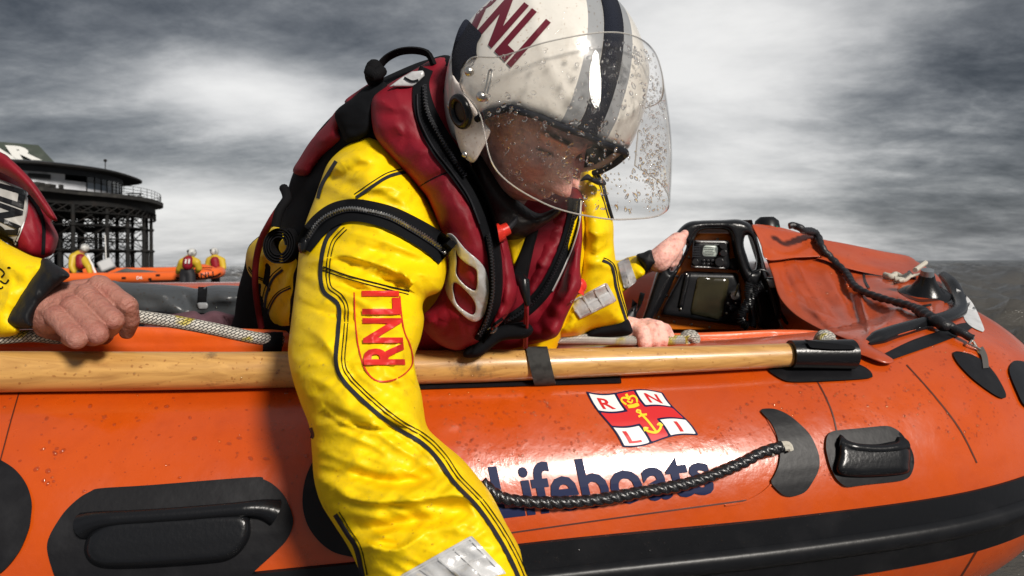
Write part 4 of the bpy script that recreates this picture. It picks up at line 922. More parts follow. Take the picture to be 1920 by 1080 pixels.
# left hand gripping the lip
lh = [[(1150, 614, 1.21, .026), (1185, 618, 1.21, .022), (1200, 622, 1.20, .018)],
      [(1190, 616, 1.205, .016), (1204, 622, 1.185, .0125), (1208, 643, 1.18, .0115), (1210, 655, 1.195, .010)],
      [(1205, 614, 1.21, .016), (1222, 616, 1.19, .0125), (1227, 638, 1.185, .0115), (1226, 652, 1.20, .010)],
      [(1215, 612, 1.215, .015), (1235, 614, 1.20, .012), (1242, 636, 1.195, .011), (1240, 650, 1.21, .0095)],
      [(1222, 612, 1.22, .013), (1248, 618, 1.215, .0105), (1256, 634, 1.21, .0095), (1252, 646, 1.22, .0085)],
      [(1190, 622, 1.23, .014), (1215, 632, 1.24, .012), (1238, 640, 1.245, .010)]]
rh = [[(940, 1150, .735, .028), (980, 1230, .73, .030)], [(985, 1240, .72, .018), (1010, 1300, .71, .011), (1010, 1350, .72, .009)], [(975, 1245, .72, .018), (990, 1310, .71, .011), (985, 1360, .72, .009)], [(965, 1245, .73, .017), (965, 1310, .72, .010), (958, 1355, .73, .009)], [(955, 1240, .74, .015), (942, 1295, .735, .009), (935, 1330, .74, .008)], [(990, 1220, .72, .014), (1025, 1255, .70, .011), (1035, 1285, .70, .009)]]
jl = [(at(*c[1][:3]), (0, -.3, -1)) for c in lh[1:5]]
bv1, bf1 = cones(bodych, .008, 2); bv2, bf2 = cones([pxch(c) for c in lh + rh], .0022, 2, creases(jl))
o = MB().add([Vector(p) for p in HV], hf).add([Vector(p) for p in bv1], bf1).add([Vector(p) for p in bv2], bf2).build('body', M_face, man, auto=180)
ca = o.data.color_attributes.new('tone', 'FLOAT_COLOR', 'POINT'); arr = np.zeros((len(o.data.vertices), 4)); arr[:, 3] = 1; arr[:len(tone)] = tone; ca.data.foreach_set('color', arr.ravel())
body = o
# ---- drysuit
suit = pillow('drysuit', [(640, 300), (700, 200), (800, 140), (900, 160), (960, 380), (1080, 380), (1100, 450), (1090, 540), (1050, 640), (1000, 700), (800, 720), (700, 700), (560, 700), (520, 640), (560, 440)], [(640, 300, 1.10), (800, 150, 1.08), (1000, 400, 1.12), (700, 690, 1.3), (1000, 690, 1.2)], M_yel, man, Rr=70, T=.09, s=14)
sl_d = tps([(600, 300, 1.0), (700, 270, .985), (700, 400, .935), (600, 480, .93), (800, 480, .925), (680, 560, .87), (680, 680, .80), (690, 800, .765), (830, 900, .74), (900, 1080, .715), (700, 1040, .735), (600, 380, .985)])
F_ = []
def fo(a, b_, c_, *d): F_.append((a, b_ * .8, c_ * 1.55) + d)
# folds of the sleeve (raised ridges +, hollows -)
fo([(620, 330), (660, 300), (700, 285)], 12, .008); fo([(606, 380), (640, 330), (690, 310), (740, 320)], 12, -.006); fo([(640, 380), (720, 350), (780, 380)], 16, .008)
fo([(570, 500), (640, 480), (720, 500), (800, 540)], 13, .010, 1); fo([(600, 520), (680, 545), (760, 552)], 12, -.010); fo([(640, 430), (740, 460), (828, 500)], 13, .008)
fo([(560, 560), (620, 590), (700, 600), (780, 585)], 15, -.009, 1); fo([(745, 500), (770, 530), (790, 552)], 10, .012, 1); fo([(700, 520), (745, 528), (780, 520)], 9, -.009)
fo([(552, 600), (610, 640), (640, 700), (655, 760)], 18, .008); fo([(780, 620), (750, 650), (745, 700), (775, 740)], 15, .011, -1); fo([(790, 690), (760, 700), (720, 690)], 11, -.010)
fo([(548, 690), (580, 740), (640, 790), (720, 820)], 18, .012, 1); fo([(575, 720), (620, 775), (700, 800), (780, 800)], 16, -.011)
fo([(590, 800), (660, 790), (740, 810), (820, 860), (880, 900)], 20, .015, 1); fo([(700, 760), (730, 800), (790, 835), (850, 860)], 14, -.012)
fo([(600, 900), (660, 935), (760, 940), (860, 930), (930, 960)], 18, .013, 1); fo([(590, 880), (660, 890), (740, 905), (840, 890)], 16, -.013)
fo([(620, 970), (700, 990), (790, 975), (860, 980)], 16, -.012); fo([(650, 1010), (740, 1030), (800, 1000)], 15, .011, -1); fo([(800, 860), (870, 930), (930, 1030)], 20, .008); fo([(690, 560), (700, 620), (690, 680)], 24, .006); fo([(800, 830), (780, 800), (760, 740)], 12, .008, 1)
sleeve_o = [(697, 253), (668, 262), (640, 280), (615, 306), (601, 340), (590, 372), (574, 415), (564, 452), (560, 480), (556, 520), (551, 560), (545, 610), (540, 660), (547, 704), (562, 752), (580, 800), (585, 850), (589, 900), (602, 944), (627, 985), (652, 1024), (672, 1066), (700, 1130), (760, 1200), (900, 1190), (1010, 1140), (984, 1070), (973, 1026), (949, 982), (925, 934), (906, 907), (868, 862), (830, 830), (802, 802), (794, 765), (790, 738), (781, 704), (777, 671), (789, 634), (795, 600), (792, 575), (800, 558), (826, 545), (836, 515), (838, 488), (835, 450), (815, 400), (780, 340), (740, 285)]
sleeve = pillow('sleeve', sleeve_o, sl_d, M_yel, suit, Rr=105, T=.072, s=4.5, folds=F_, nz=[(150, 45, 20, -.010, 3), (60, 26, -30, -.005, 6), (26, 12, 10, -.0012, 9), (150, 34, 25, .0050, 12), (70, 20, -35, .0018, 13)], pw=2.2, rings=(.01, .04, .1, .2, .34))
SB = bvh(sleeve)
M_gt = mat('golden_tone', (.80, .53, .01), .45)
# charcoal seam tape and its stitching
def seam2(line, w, par, surf, st=(1, -1), m=M_char):
    t = ribbon('seam_tape', line, w, surf, m, par, off=.0008, thick=.0016, step=5, across=3)
    Q = cr(line, 5, False); tg = np.gradient(Q, axis=0); nn = np.stack([-tg[:, 1], tg[:, 0]], 1); nn /= np.linalg.norm(nn, axis=1)[:, None]
    for k in st: ribbon('stitching', [tuple(p) for p in (Q + nn * k)[::2]], 1.9, surf, M_blkf, par, off=.0004, thick=.0010, step=5, across=1)
    return t
seam2([(638, 418), (612, 448), (601, 500), (606, 545), (634, 572), (634, 620), (630, 680), (645, 715), (690, 760), (740, 800), (790, 830), (822, 862), (852, 905), (895, 950), (930, 1000), (958, 1050), (980, 1100)], 8, sleeve, SB, (-11, -17))
seam2([(606, 500), (650, 516), (710, 532), (768, 546)], 2.5, sleeve, SB, (6,), M_blkf); seam2([(668, 370), (700, 348), (730, 330), (762, 322)], 6, sleeve, SB, (-7,))
ribbon('seam_tape', [(596, 372), (604, 345), (630, 302)], 7, SB, M_char, sleeve, .0008, .0016, 4)
seam2([(628, 965), (650, 1000), (668, 1030), (680, 1085)], 9, sleeve, SB, (-9,)); ribbon('seam_tape', [(582, 802), (586, 815), (584, 822)], 6, SB, M_char, sleeve, .0008, .0016, 4)
# armhole zip on its black band
bandp = [(568, 462), (578, 440), (598, 415), (625, 395), (655, 386), (690, 390), (730, 403), (775, 425), (815, 450), (838, 470)]
aw = [30, 38, 40, 42, 42, 42, 44, 46, 48, 50]
zb = ribbon('zip_band', [p + (w,) for p, w in zip([(568, 466), (580, 445), (600, 420), (628, 401), (660, 394), (695, 398), (735, 410), (780, 433), (815, 455), (840, 476)], aw)], 40, SB, M_blkf, sleeve, .001, .005, 5, dome=.002)
ZBB = [bvh(zb), SB]
def zipper(line, w, par, surf, m, name='zip', off=.003, pitch=5.0, mt=None):
    z = ribbon(name, line, w, surf, m, par, off * .5, .002, 4, across=2)
    Q = cr(line, pitch * .5, False); mb = MB(); last = None
    for i, q in enumerate(Q):
        tg = Q[min(i + 1, len(Q) - 1)] - Q[max(i - 1, 0)]; tg = tg / np.linalg.norm(tg); nn = np.array([-tg[1], tg[0]]); k = 1 if i % 2 else -1
        h = hit(surf, *(q + nn * k * w * .12), off)
        if h is None or (last and abs(h[0].y - last) > .1): continue
        last = h[0].y; a = V(q[0], q[1], h[0].y); ax = (V(q[0] + tg[0] * 5, q[1] + tg[1] * 5, h[0].y) - a).normalized(); y_ = h[1]; x_ = ax.cross(y_).normalized(); y_ = x_.cross(ax)
        u = h[0].y / FP; mb.box(h[0] + y_ * .001, (w * .62 * u, pitch * .33 * u, .003), Matrix((x_, ax, y_)).transposed())
    tag(mb.build('zip_teeth', mt or M_steel, z), kind='stuff'); return z
zipper([(568, 470), (578, 446), (600, 416), (630, 398), (660, 392), (695, 397), (735, 409), (780, 434), (815, 457), (836, 474)], 9, sleeve, ZBB, M_char, off=.0045, pitch=5)
pillow('zip_garage', [(560, 452), (574, 444), (580, 456), (574, 472), (562, 474)], lambda x, y: np.full(np.shape(x), .90), M_blkm, sleeve, Rr=8, T=.012, s=3)
M_redl = mat('red_lettering', (.60, .02, .015), .5)
write('lettering', 'RNLI', [(757, 684), (745, 545), (676, 545), (680, 684)], SB, M_redl, sleeve, .0035, .03, 1.02, .05)
ribbon('badge_outline', [(664, 548), (666, 600), (672, 650), (684, 690), (705, 713), (735, 713), (760, 700), (774, 680), (770, 650), (758, 620), (752, 580), (750, 555)], 2.6, SB, M_redl, sleeve, .001, .001, 5, across=1)
# reflective panel low on the sleeve
def refl_panel(quad, surf, par, cols, lift=.003):
    Q = quadmap(quad); E = []
    for a, b_ in ((((0, 0)), (1, 0)), ((1, 0), (1, 1)), ((1, 1), (0, 1)), ((0, 1), (0, 0))):
        for t in np.linspace(0, 1, 10, endpoint=False): E.append(tuple(Q(a[0] + (b_[0] - a[0]) * t, a[1] + (b_[1] - a[1]) * t)))
    base = decal('reflective_panel', E, surf, M_refl, par, .001, .002, 6, curve=False); Bb = bvh(base)
    for c in cols:
        x0, y0, x1, y1 = c; L_ = [tuple(Q(x0 + (x1 - x0) * t, y0 + (y1 - y0) * t)) for t in np.linspace(0, 1, 6)]
        ribbon('panel_rib', L_, 3.2, [Bb, surf], M_rib, base, .0006, .0009, 5, across=1)
    return base
M_rib = mat('pale_rib', (.66, .66, .66), .35, metal=.2)
refl_panel([(752, 1078), (930, 1090), (884, 1004), (760, 1070)][:0] or [(790, 1110), (950, 1075), (884, 1004), (740, 1085)], SB, sleeve, [(.04, .04, .04, .96), (.04, .96, .96, .96), (.96, .04, .96, .96), (.52, .1, .52, .9), (.52, .5, .96, .5), (.74, .5, .74, .92), (.28, .1, .28, .9), (.04, .88, .96, .88), (.74, .08, .74, .5)])
# back of the suit and jacket seen to the left of the arm
tb_d = tps([(640, 200, 1.06), (560, 350, 1.16), (470, 500, 1.30), (500, 600, 1.30), (800, 150, 1.02), (700, 300, 1.03), (560, 600, 1.15)])
back = pillow('harness_back', [(600, 560), (556, 640), (436, 640), (440, 590), (446, 545), (458, 500), (466, 462), (494, 436), (518, 415), (532, 385), (541, 350), (553, 317), (584, 263), (612, 228), (636, 205), (662, 182), (694, 160), (730, 140), (800, 112), (850, 110), (860, 200), (800, 260), (720, 300), (640, 360), (600, 440)], tb_d, M_blkf, man, Rr=55, T=.07, s=8, folds=[([(470, 480), (500, 450), (540, 440)], 12, .010), ([(620, 240), (660, 260), (700, 260)], 14, .008)], nz=[(60, 24, -50, -.008, 2)])
KB_ = bvh(back)
ly = pillow('drysuit_back', [(462, 474), (474, 454), (495, 438), (518, 424), (540, 440), (566, 470), (560, 530), (556, 585), (545, 618), (500, 612), (486, 580), (474, 535), (462, 500)], lambda x, y: tb_d(x, y) - .035, M_yel, suit, Rr=24, T=.04, s=5, folds=[([(480, 470), (500, 500), (500, 560)], 8, -.010), ([(500, 450), (530, 490), (540, 560)], 9, .010), ([(466, 490), (490, 480), (520, 470)], 7, .008)], nz=[(40, 16, -60, -.008, 5)])
LYB = bvh(ly); seam2([(530, 506), (512, 522), (500, 550), (494, 590)], 5, ly, LYB, (6,)); seam2([(545, 540), (522, 552), (508, 572), (500, 596)], 3, ly, LYB, (4,)); seam2([(466, 500), (478, 516), (496, 524)], 2.5, ly, LYB, (3,), M_blkf)
# ---- life jacket
lj = pillow('life_jacket', [(700, 190), (760, 140), (850, 112), (905, 250), (950, 360), (1075, 350), (1096, 400), (1092, 470), (1082, 520), (1076, 560), (1060, 600), (1040, 632), (980, 650), (860, 668), (800, 665), (776, 650), (778, 610), (820, 560), (838, 500), (820, 430), (780, 340), (720, 280)], [(850, 150, 1.0), (780, 300, 1.0), (850, 620, 1.07), (1000, 600, 1.10), (1060, 450, 1.10), (900, 450, 1.02)], M_mar, man, Rr=60, T=.06, s=9, nz=[(70, 30, 30, -.008, 4)], folds=[([(800, 620), (850, 600), (920, 640)], 14, .012), ([(1050, 470), (1030, 560), (990, 620)], 14, .012)])
LJB = bvh(lj)
lobe_d = tps([(760, 160, .965), (760, 260, .945), (850, 400, .915), (900, 520, .935), (870, 640, 1.0), (850, 150, .99)])
lobe = pillow('collar_lobe', [(696, 192), (714, 168), (756, 146), (800, 120), (846, 109), (862, 150), (868, 240), (882, 310), (915, 390), (935, 450), (948, 500), (950, 550), (940, 590), (905, 640), (870, 655), (845, 655), (815, 640), (790, 612), (793, 590), (826, 560), (840, 500), (834, 455), (806, 380), (786, 352), (750, 312), (717, 276), (700, 245)], lobe_d, M_mar, lj, Rr=62, T=.055, s=6,
    folds=[([(706, 200), (740, 215), (770, 210)], 10, -.006), ([(710, 240), (750, 260), (800, 262)], 12, -.006), ([(785, 348), (820, 330), (850, 318)], 5, -.006), ([(760, 300), (800, 280), (840, 280)], 12, .006), ([(800, 600), (840, 590), (880, 600)], 12, .009), ([(700, 205), (712, 240), (735, 280)], 8, .005)], nz=[(60, 25, 60, -.005, 8), (22, 9, 70, -.0012, 4), (50, 14, 75, .0022, 9)])
OB = bvh(lobe)
z3 = lambda L_: [(440 + x / 2.076, 80 + y / 2.076) for x, y in L_]
z5 = lambda L_: [(760 + x / 3., 380 + y / 3.) for x, y in L_]
ribbon('zip_cover', [(800, 128, 26), (790, 160, 30), (798, 210, 40), (826, 268, 46), (862, 318, 44), (892, 365, 38), (910, 405, 34), (922, 450, 28), (929, 500, 26), (929, 550, 25), (918, 600, 24), (898, 640, 20)], 40, OB, M_blkf, lobe, .001, .006, 5, dome=.003)
ZC = [bvh(bpy.data.objects['zip_cover']), OB]
zipper([(796, 160), (800, 205), (822, 252), (850, 298), (872, 330)], 9, lobe, ZC, M_blkm, off=.009, pitch=6, mt=M_char); zipper([(914, 440), (922, 490), (923, 550), (912, 600), (898, 628)], 7, lobe, ZC, M_blkm, off=.009, pitch=6, mt=M_char)
ribbon('stitching', [(786, 350), (815, 333), (848, 320)], 2, OB, M_blkf, lobe, .0005, .0008, 4, across=1)
ribbon('piping', [(782, 176), (786, 222), (812, 275), (850, 325), (880, 370), (900, 420)], 3, ZC, M_char, lobe, .002, .002, 5, across=2, dome=.001)
inner = pillow('inner_lobe', [(918, 400), (935, 420), (948, 440), (958, 480), (966, 520), (970, 548), (958, 580), (940, 605), (920, 620), (925, 590), (936, 545), (932, 480), (924, 430)], lambda x, y: np.full(np.shape(x), .955), M_mar, lj, Rr=18, T=.028, s=5, nz=[(30, 14, 60, -.005, 5)])
lobe2 = pillow('collar_lobe', [(1000, 396), (1030, 388), (1066, 376), (1078, 392), (1074, 420), (1062, 455), (1046, 495), (1028, 530), (1004, 560), (988, 578), (980, 560), (984, 530), (994, 480), (1000, 440)], [(1040, 390, 1.07), (1050, 470, 1.05), (1000, 560, 1.04)], M_mar, lj, Rr=30, T=.04, s=5, folds=[([(1000, 440), (1030, 450), (1055, 440)], 8, -.008), ([(1000, 480), (1020, 500), (1040, 500)], 8, .008), ([(1010, 420), (1040, 425), (1060, 415)], 5, -.005)], nz=[(30, 14, 20, -.006, 5)])
outer = pillow('outer_lobe', [(1088, 384), (1092, 440), (1088, 500), (1090, 535), (1076, 565), (1058, 600), (1042, 632), (1000, 640), (950, 645), (960, 612), (1000, 590), (1036, 546), (1060, 495), (1076, 445)], [(1085, 400, 1.08), (1070, 520, 1.05), (1000, 620, 1.08)], M_mar, lj, Rr=26, T=.04, s=5, nz=[(40, 16, 60, -.008, 6)], folds=[([(1085, 520), (1060, 560), (1020, 600)], 9, .008)])
C2 = [bvh(lobe2), bvh(outer), bvh(inner), LJB, OB]
z_ = ribbon('zip_cover', [(1080, 372, 26), (1076, 410, 26), (1064, 455, 26), (1046, 500, 26), (1024, 540, 26), (998, 570, 26), (970, 592, 24), (945, 605, 22), (925, 618, 18)], 26, C2, M_blkf, lj, .001, .004, 5, dome=.004)
ZD = [bvh(z_)] + C2
zipper([(1080, 376), (1074, 415), (1060, 460), (1042, 502), (1020, 542), (996, 570), (970, 590), (945, 604)], 7, lj, ZD, M_blkm, off=.005, pitch=6, mt=M_char)
ribbon('piping', [(1090, 376), (1086, 420), (1074, 462), (1056, 506), (1036, 546)], 3.2, ZD, M_rib, lj, .003, .002, 5, across=2, dome=.001)
# dark neck seal, throat and harness webbing
neckp = pillow('neck_seal', [(893, 285), (925, 315), (950, 352), (975, 378), (1010, 400), (1045, 388), (1050, 400), (1010, 430), (985, 445), (955, 450), (925, 440), (905, 400), (880, 340)], lambda x, y: np.interp(y, [290, 400], [.95, .985]), mat('neoprene', (.012, .010, .010), .5, spec=.3, bump=[(80, .002, 4)]), suit, Rr=30, T=.05, s=6)
pillow('suit_front', [(945, 436), (996, 434), (985, 470), (962, 500), (952, 470)], lambda x, y: np.full(np.shape(x), 1.0), M_yel, suit, Rr=12, T=.02, s=5)
hs = pillow('harness_strap', [(994, 408), (1012, 400), (1010, 430), (1000, 470), (990, 520), (990, 545), (976, 540), (960, 522), (966, 495), (982, 450)], lambda x, y: np.full(np.shape(x), .985), M_blkw, lj, Rr=8, T=.008, s=5)
pillow('waist_belt', [(868, 668), (880, 645), (905, 622), (950, 608), (985, 604), (1000, 618), (985, 634), (940, 640), (900, 668)], lambda x, y: np.full(np.shape(x), 1.0), M_blkf, lj, Rr=10, T=.018, s=5)
bk2 = pillow('belt_buckle', z5([(402, 708), (420, 695), (500, 672), (518, 680), (520, 715), (500, 735), (420, 745), (402, 735)]), lambda x, y: np.full(np.shape(x), .965), mat('dark_buckle', (.05, .05, .052), .2), lj, Rr=4, T=.008, s=3, curve=False)
pillow('buckle_tongue', z5([(415, 712), (490, 690), (500, 700), (495, 712), (425, 732)]), lambda x, y: np.full(np.shape(x), .955), M_steel, bk2, Rr=3, T=.003, s=3, curve=False)
# gripping handle-shaped reflective badge
rb = lambda x, y: np.array([hit([OB] + C2, float(a), float(c), 0, .93)[0].y for a, c in zip(np.ravel(x), np.ravel(y))]) - .004
badge = pillow('reflective_badge', z5([(224, 190), (246, 172), (276, 186), (340, 262), (420, 332), (458, 395), (472, 480), (465, 580), (432, 648), (396, 670), (350, 655), (282, 592), (240, 530), (222, 470), (234, 400), (240, 330), (228, 262)]), rb, M_refl, lj, Rr=3, T=.003, s=4,
    holes=[z5([(284, 262), (298, 300), (342, 342), (396, 376), (404, 430), (400, 480), (384, 494), (330, 458), (288, 402), (290, 330)]), z5([(274, 450), (312, 470), (378, 540), (396, 592), (384, 630), (350, 618), (292, 570), (270, 500)])])
# pull cord, zip puller, whistle, toggle
mb = MB(); mb.tube(smooth3([at(984, 545, .96), at(986, 575, .955), at(984, 610, .99), at(983, 652, 1.04)], .004), .0022, 8); mb.tube(smooth3([at(988, 545, .96), at(989, 580, .955), at(988, 620, .99), at(987, 652, 1.04)], .004), .002, 8); mb.build('pull_cord', mat('red_cord', (.25, .01, .02), .6), lj)
mb = MB(); mb.tube(smooth3([at(972, 520, .965), at(984, 530, .955), at(986, 548, .952), at(990, 572, .952)], .004), [.007] * 4 + [.006] * 60, 8) if False else mb.tube([V(972, 520, .965), V(982, 530, .955), V(985, 548, .952), V(990, 572, .952)], [.009, .009, .007, .004], 10); mb.build('zip_puller', M_blkm, lj)
M_wh = mat('red_plastic', (.70, .035, .02), .3); d0, d1 = V(925, 442, .925), V(953, 428, .93)
mb = MB(); mb.tube([d0, d0.lerp(d1, .08), d0.lerp(d1, .55), d0.lerp(d1, .56), d1], [.010, .012, .0125, .009, .0085], 16); wh = mb.build('whistle', M_wh, lj)
mb = MB(); mb.tube([d1, V(965, 415, .935), V(972, 398, .945)], .0042, 8); mb.build('tube_cord', M_char, wh)
mb = MB(); mb.ball(V(1083, 536, 1.03), (.014, .010, .013), 12, 8); mb.tube([V(1088, 528, 1.03), V(1078, 545, 1.03)], [.006, .016], 12); mb.build('toggle', M_wh, lj)
# panels and webbing on the back of the jacket
mp_ = pillow('back_panel', [(549, 322), (562, 296), (584, 262), (612, 232), (634, 204), (641, 222), (636, 245), (642, 262), (606, 292), (590, 312), (575, 330)], lambda x, y: tb_d(x, y) - .055, M_mar, lj, Rr=14, T=.025, s=5, folds=[([(590, 270), (610, 262), (632, 240)], 7, .006)])
pillow('back_panel', [(646, 190), (668, 172), (700, 152), (716, 150), (700, 176), (660, 200)], lambda x, y: tb_d(x, y) - .045, M_mar, lj, Rr=10, T=.015, s=5)
ss = pillow('shoulder_strap', [(628, 212), (660, 184), (690, 160), (722, 154), (726, 178), (704, 202), (698, 240), (680, 260), (650, 268), (640, 250)], lambda x, y: tb_d(x, y) - .075, M_blkf, lj, Rr=14, T=.02, s=5, nz=[(20, 12, 0, -.002, 2)])
pt = pillow('shoulder_patch', z3([(600, 172), (650, 135), (690, 112), (735, 108), (740, 128), (700, 172)]), lambda x, y: np.full(np.shape(x), .925), M_refl, lj, Rr=4, T=.005, s=4, curve=False)
ribbon('stitching', z3([(660, 135), (690, 150), (715, 145)]), 4, bvh(pt), M_blkm, pt, .001, .001, 3)
mb = MB(); Pn = [V(*p, y) for p, y in zip(z3([(545, 150), (560, 100), (590, 62), (640, 36), (700, 30), (750, 42), (768, 70), (778, 92)]), (.97, .97, .97, .965, .96, .96, .96, .96))]
Q = smooth3(Pn, .005); P_, T_, fr_ = frames(Q); v = []; f = []
for i in range(len(P_)):
    for a, r_ in ((0, .006), (1.2, .005), (1.9, .005), (math.pi, .006), (4.3, .005), (5.0, .005)):
        sy = Vector((0, 1, 0)); sn = T_[i].cross(sy).normalized(); v.append(P_[i] + sy * math.cos(a) * .012 + sn * math.sin(a) * .0045)
for i in range(len(P_) - 1):
    for k in range(6): f.append((i * 6 + k, i * 6 + (k + 1) % 6, (i + 1) * 6 + (k + 1) % 6, (i + 1) * 6 + k))
mb.add(v, f); lift_ = mb.build('lifting_loop', M_blkw, lj)
mb = MB(); mb.ball(V(702, 138, .96), (.014, .014, .020), 14, 8); mb.tube(smooth3([at(692, 134, .95), at(704, 142, .94), at(716, 132, .95)], .004), .008, 10); mb.build('loop_knot', M_blkw, lift_)
# rolled strap tail and red cord at the waist
mb = MB(); c = V(529, 460, 1.08)
for k in range(40):
    pass
v = []; f = []; n = 150
for i in range(n):
    a = i / n * 2 * math.pi * 4.2; r = .010 + .016 * i / n
    for y_ in (-.018, .018):
        for dr in (0, .0016): v.append(c + Vector((math.cos(a) * (r + dr) * .95, y_ + .25 * math.sin(a) * r, math.sin(a) * (r + dr) * 1.1)))
for i in range(n - 1):
    k = i * 4; f += [(k, k + 2, k + 6, k + 4), (k + 1, k + 5, k + 7, k + 3), (k, k + 4, k + 5, k + 1), (k + 2, k + 3, k + 7, k + 6)]
mb.add(v, f); mb.build('rolled_strap', M_blkw, lj)
mb = MB(); mb.tube(smooth3([at(528, 385, 1.09), at(508, 415, 1.10), at(488, 455, 1.14), at(479, 500, 1.18), at(480, 550, 1.20), at(490, 615, 1.22)], .008), .0055, 10); mb.build('side_cord', mat('dark_red_webbing', (.16, .008, .012), .6), lj)
mb = MB(); mb.tube(smooth3([at(532, 352, 1.08), at(538, 372, 1.06), at(524, 395, 1.05), at(517, 425, 1.05)], .005), .007, 10); mb.build('buckle_strap', M_blkw, lj)
# ---- left arm
la = pillow('sleeve', [(1088, 330), (1100, 312), (1118, 318), (1134, 345), (1142, 385), (1150, 420), (1151, 460), (1158, 510), (1170, 560), (1178, 600), (1166, 614), (1110, 620), (1082, 632), (1040, 630), (1052, 598), (1072, 560), (1086, 510), (1092, 440), (1086, 380)], [(1110, 340, 1.13), (1120, 480, 1.12), (1130, 600, 1.18), (1060, 610, 1.16)], M_yel, suit, Rr=40, T=.05, s=5,
    folds=[([(1095, 420), (1120, 440), (1148, 420)], 9, .012), ([(1092, 470), (1120, 480), (1150, 450)], 9, -.010), ([(1120, 490), (1140, 500), (1155, 490)], 7, .010), ([(1090, 360), (1115, 370), (1138, 360)], 9, -.008), ([(1090, 610), (1130, 600), (1170, 590)], 9, -.008), ([(1100, 380), (1112, 420), (1104, 470)], 8, .008), ([(1070, 575), (1072, 600), (1064, 625)], 8, .008)], nz=[(50, 18, -30, -.008, 8)])
LAB = bvh(la)
pillow('cuff', [(1098, 624), (1120, 608), (1150, 602), (1174, 596), (1184, 612), (1184, 626), (1150, 634), (1100, 636)], lambda x, y: np.full(np.shape(x), 1.19), M_blkf, suit, Rr=16, T=.034, s=4)
seam2([(1118, 322), (1130, 345), (1138, 375), (1149, 412)], 6, la, LAB, (6,)); seam2([(1130, 488), (1148, 500), (1156, 540), (1168, 580), (1174, 600)], 5, la, LAB, (-5,))
pillow('shoulder_tab', z2 := [(820 + x / 2.454, y / 2.454) for x, y in [(690, 800), (720, 820), (760, 820), (778, 850), (740, 852), (690, 830), (655, 835)]], lambda x, y: np.full(np.shape(x), 1.07), M_char, la, Rr=6, T=.01, s=4)
refl_panel(z5([(982, 655), (1190, 552), (1132, 448), (920, 560)]), LAB, la, [(.04, .04, .96, .04), (.04, .96, .96, .96), (.04, .04, .04, .96), (.96, .04, .96, .96), (.35, .05, .35, .95), (.66, .05, .66, .95), (.35, .5, .96, .5)])
# ---- helmet
hel_e = thing  # helmet is a mesh part with its own axes
HF, HU, HR = rotU(Fh, Uh, Rh, 10)
SIDE, FRO, BAK, UPR = .131, .150, .135, .152
def phi_low(a):
    a = (a + math.pi) % (2 * math.pi) - math.pi; return R(float(np.interp(math.degrees(a), [-180, -112, -92, -76, -65, -55, -40, -20, 0, 25, 40, 50, 57, 65, 76, 92, 112, 180], [-38, -35, -35, -30, -16, 0, 6, 10, 12, 10, 6, -3, -14, -29, -39, -35, -35, -38])))
def hpt(a, ph, dr=0.0):
    ca, sa, cp, sp_ = math.cos(a), math.sin(a), math.cos(ph), math.sin(ph)
    fr_ = FRO if ca > 0 else BAK; rf = (fr_ + dr) * ca * cp; rs = (SIDE + dr) * sa * cp * (1 - .10 * max(0, -sp_)); ru = (UPR + dr) * sp_
    if sp_ < 0: ru *= 1.02
    return HC + HF * rf + HR * rs + HU * ru
def helmet():
    na, nph = 180, 70; v = []; f = []
    for L_ in (0, 1):
        for i in range(na):
            a = 2 * math.pi * i / na; lo = phi_low(a)
            for j in range(nph + 1):
                t = j / nph; ph = lo + (math.pi / 2 - lo) * t; dr = -.012 * L_ 
                # soft moulded ribs over the shell
                dr += .0016 * math.exp(-((ph - R(34) + .25 * math.cos(a * 2)) / .05) ** 2) * (1 - L_)
                if j < 3 and L_ == 0: dr -= .0016 * (3 - j) ** 1.2 * .6
                v.append(hpt(a, ph, dr))
    M_ = na * (nph + 1)
    for L_ in (0, 1):
        for i in range(na):
            for j in range(nph):
                a = L_ * M_ + i * (nph + 1) + j; b_ = L_ * M_ + ((i + 1) % na) * (nph + 1) + j
                f.append((a, b_, b_ + 1, a + 1) if L_ == 0 else (a, a + 1, b_ + 1, b_))
    for i in range(na): a = i * (nph + 1); b_ = ((i + 1) % na) * (nph + 1); f.append((a, a + M_, b_ + M_, b_))
    return v, f
m = mat('helmet_shell', (.74, .71, .65), .25, coat=.6, coatr=.12, bump=[(30, .0012, 3)], var=[(24, .35, (.48, .42, .34), .5, .75), (90, .3, (.55, .48, .38), .58, .72)])
t = m.node_tree; b = t.nodes['Principled BSDF']; tc = N(t, 'ShaderNodeTexCoord'); sp = N(t, 'ShaderNodeSeparateXYZ'); t.links.new(tc.outputs['Object'], sp.inputs[0]); cur = b.inputs['Base Color'].links[0].from_socket
def stripe(lo, hi, col):
    global cur
    g1 = N(t, 'ShaderNodeMath', operation='GREATER_THAN'); t.links.new(sp.outputs[0], g1.inputs[0]); g1.inputs[1].default_value = lo; g2 = N(t, 'ShaderNodeMath', operation='LESS_THAN'); t.links.new(sp.outputs[0], g2.inputs[0]); g2.inputs[1].default_value = hi
    mu = N(t, 'ShaderNodeMath', operation='MULTIPLY'); t.links.new(g1.outputs[0], mu.inputs[0]); t.links.new(g2.outputs[0], mu.inputs[1]); mx = N(t, 'ShaderNodeMix', data_type='RGBA'); t.links.new(mu.outputs[0], mx.inputs[0]); t.links.new(cur, mx.inputs[6]); mx.inputs[7].default_value = (*col, 1); cur = mx.outputs[2]
stripe(.0135, .033, (.29, .30, .31)); stripe(-.033, -.0135, (.29, .30, .31)); t.links.new(cur, b.inputs['Base Color'])
hv_, hf_ = helmet(); HM = Matrix((HR, HF, HU)).transposed().to_4x4(); HM.translation = HC
hel = mesh_obj('helmet', [HM.inverted() @ p for p in hv_], hf_, m); hel.matrix_basis = HM; bpy.context.view_layer.update(); setpar(hel, man)
EB = bvh(hel)
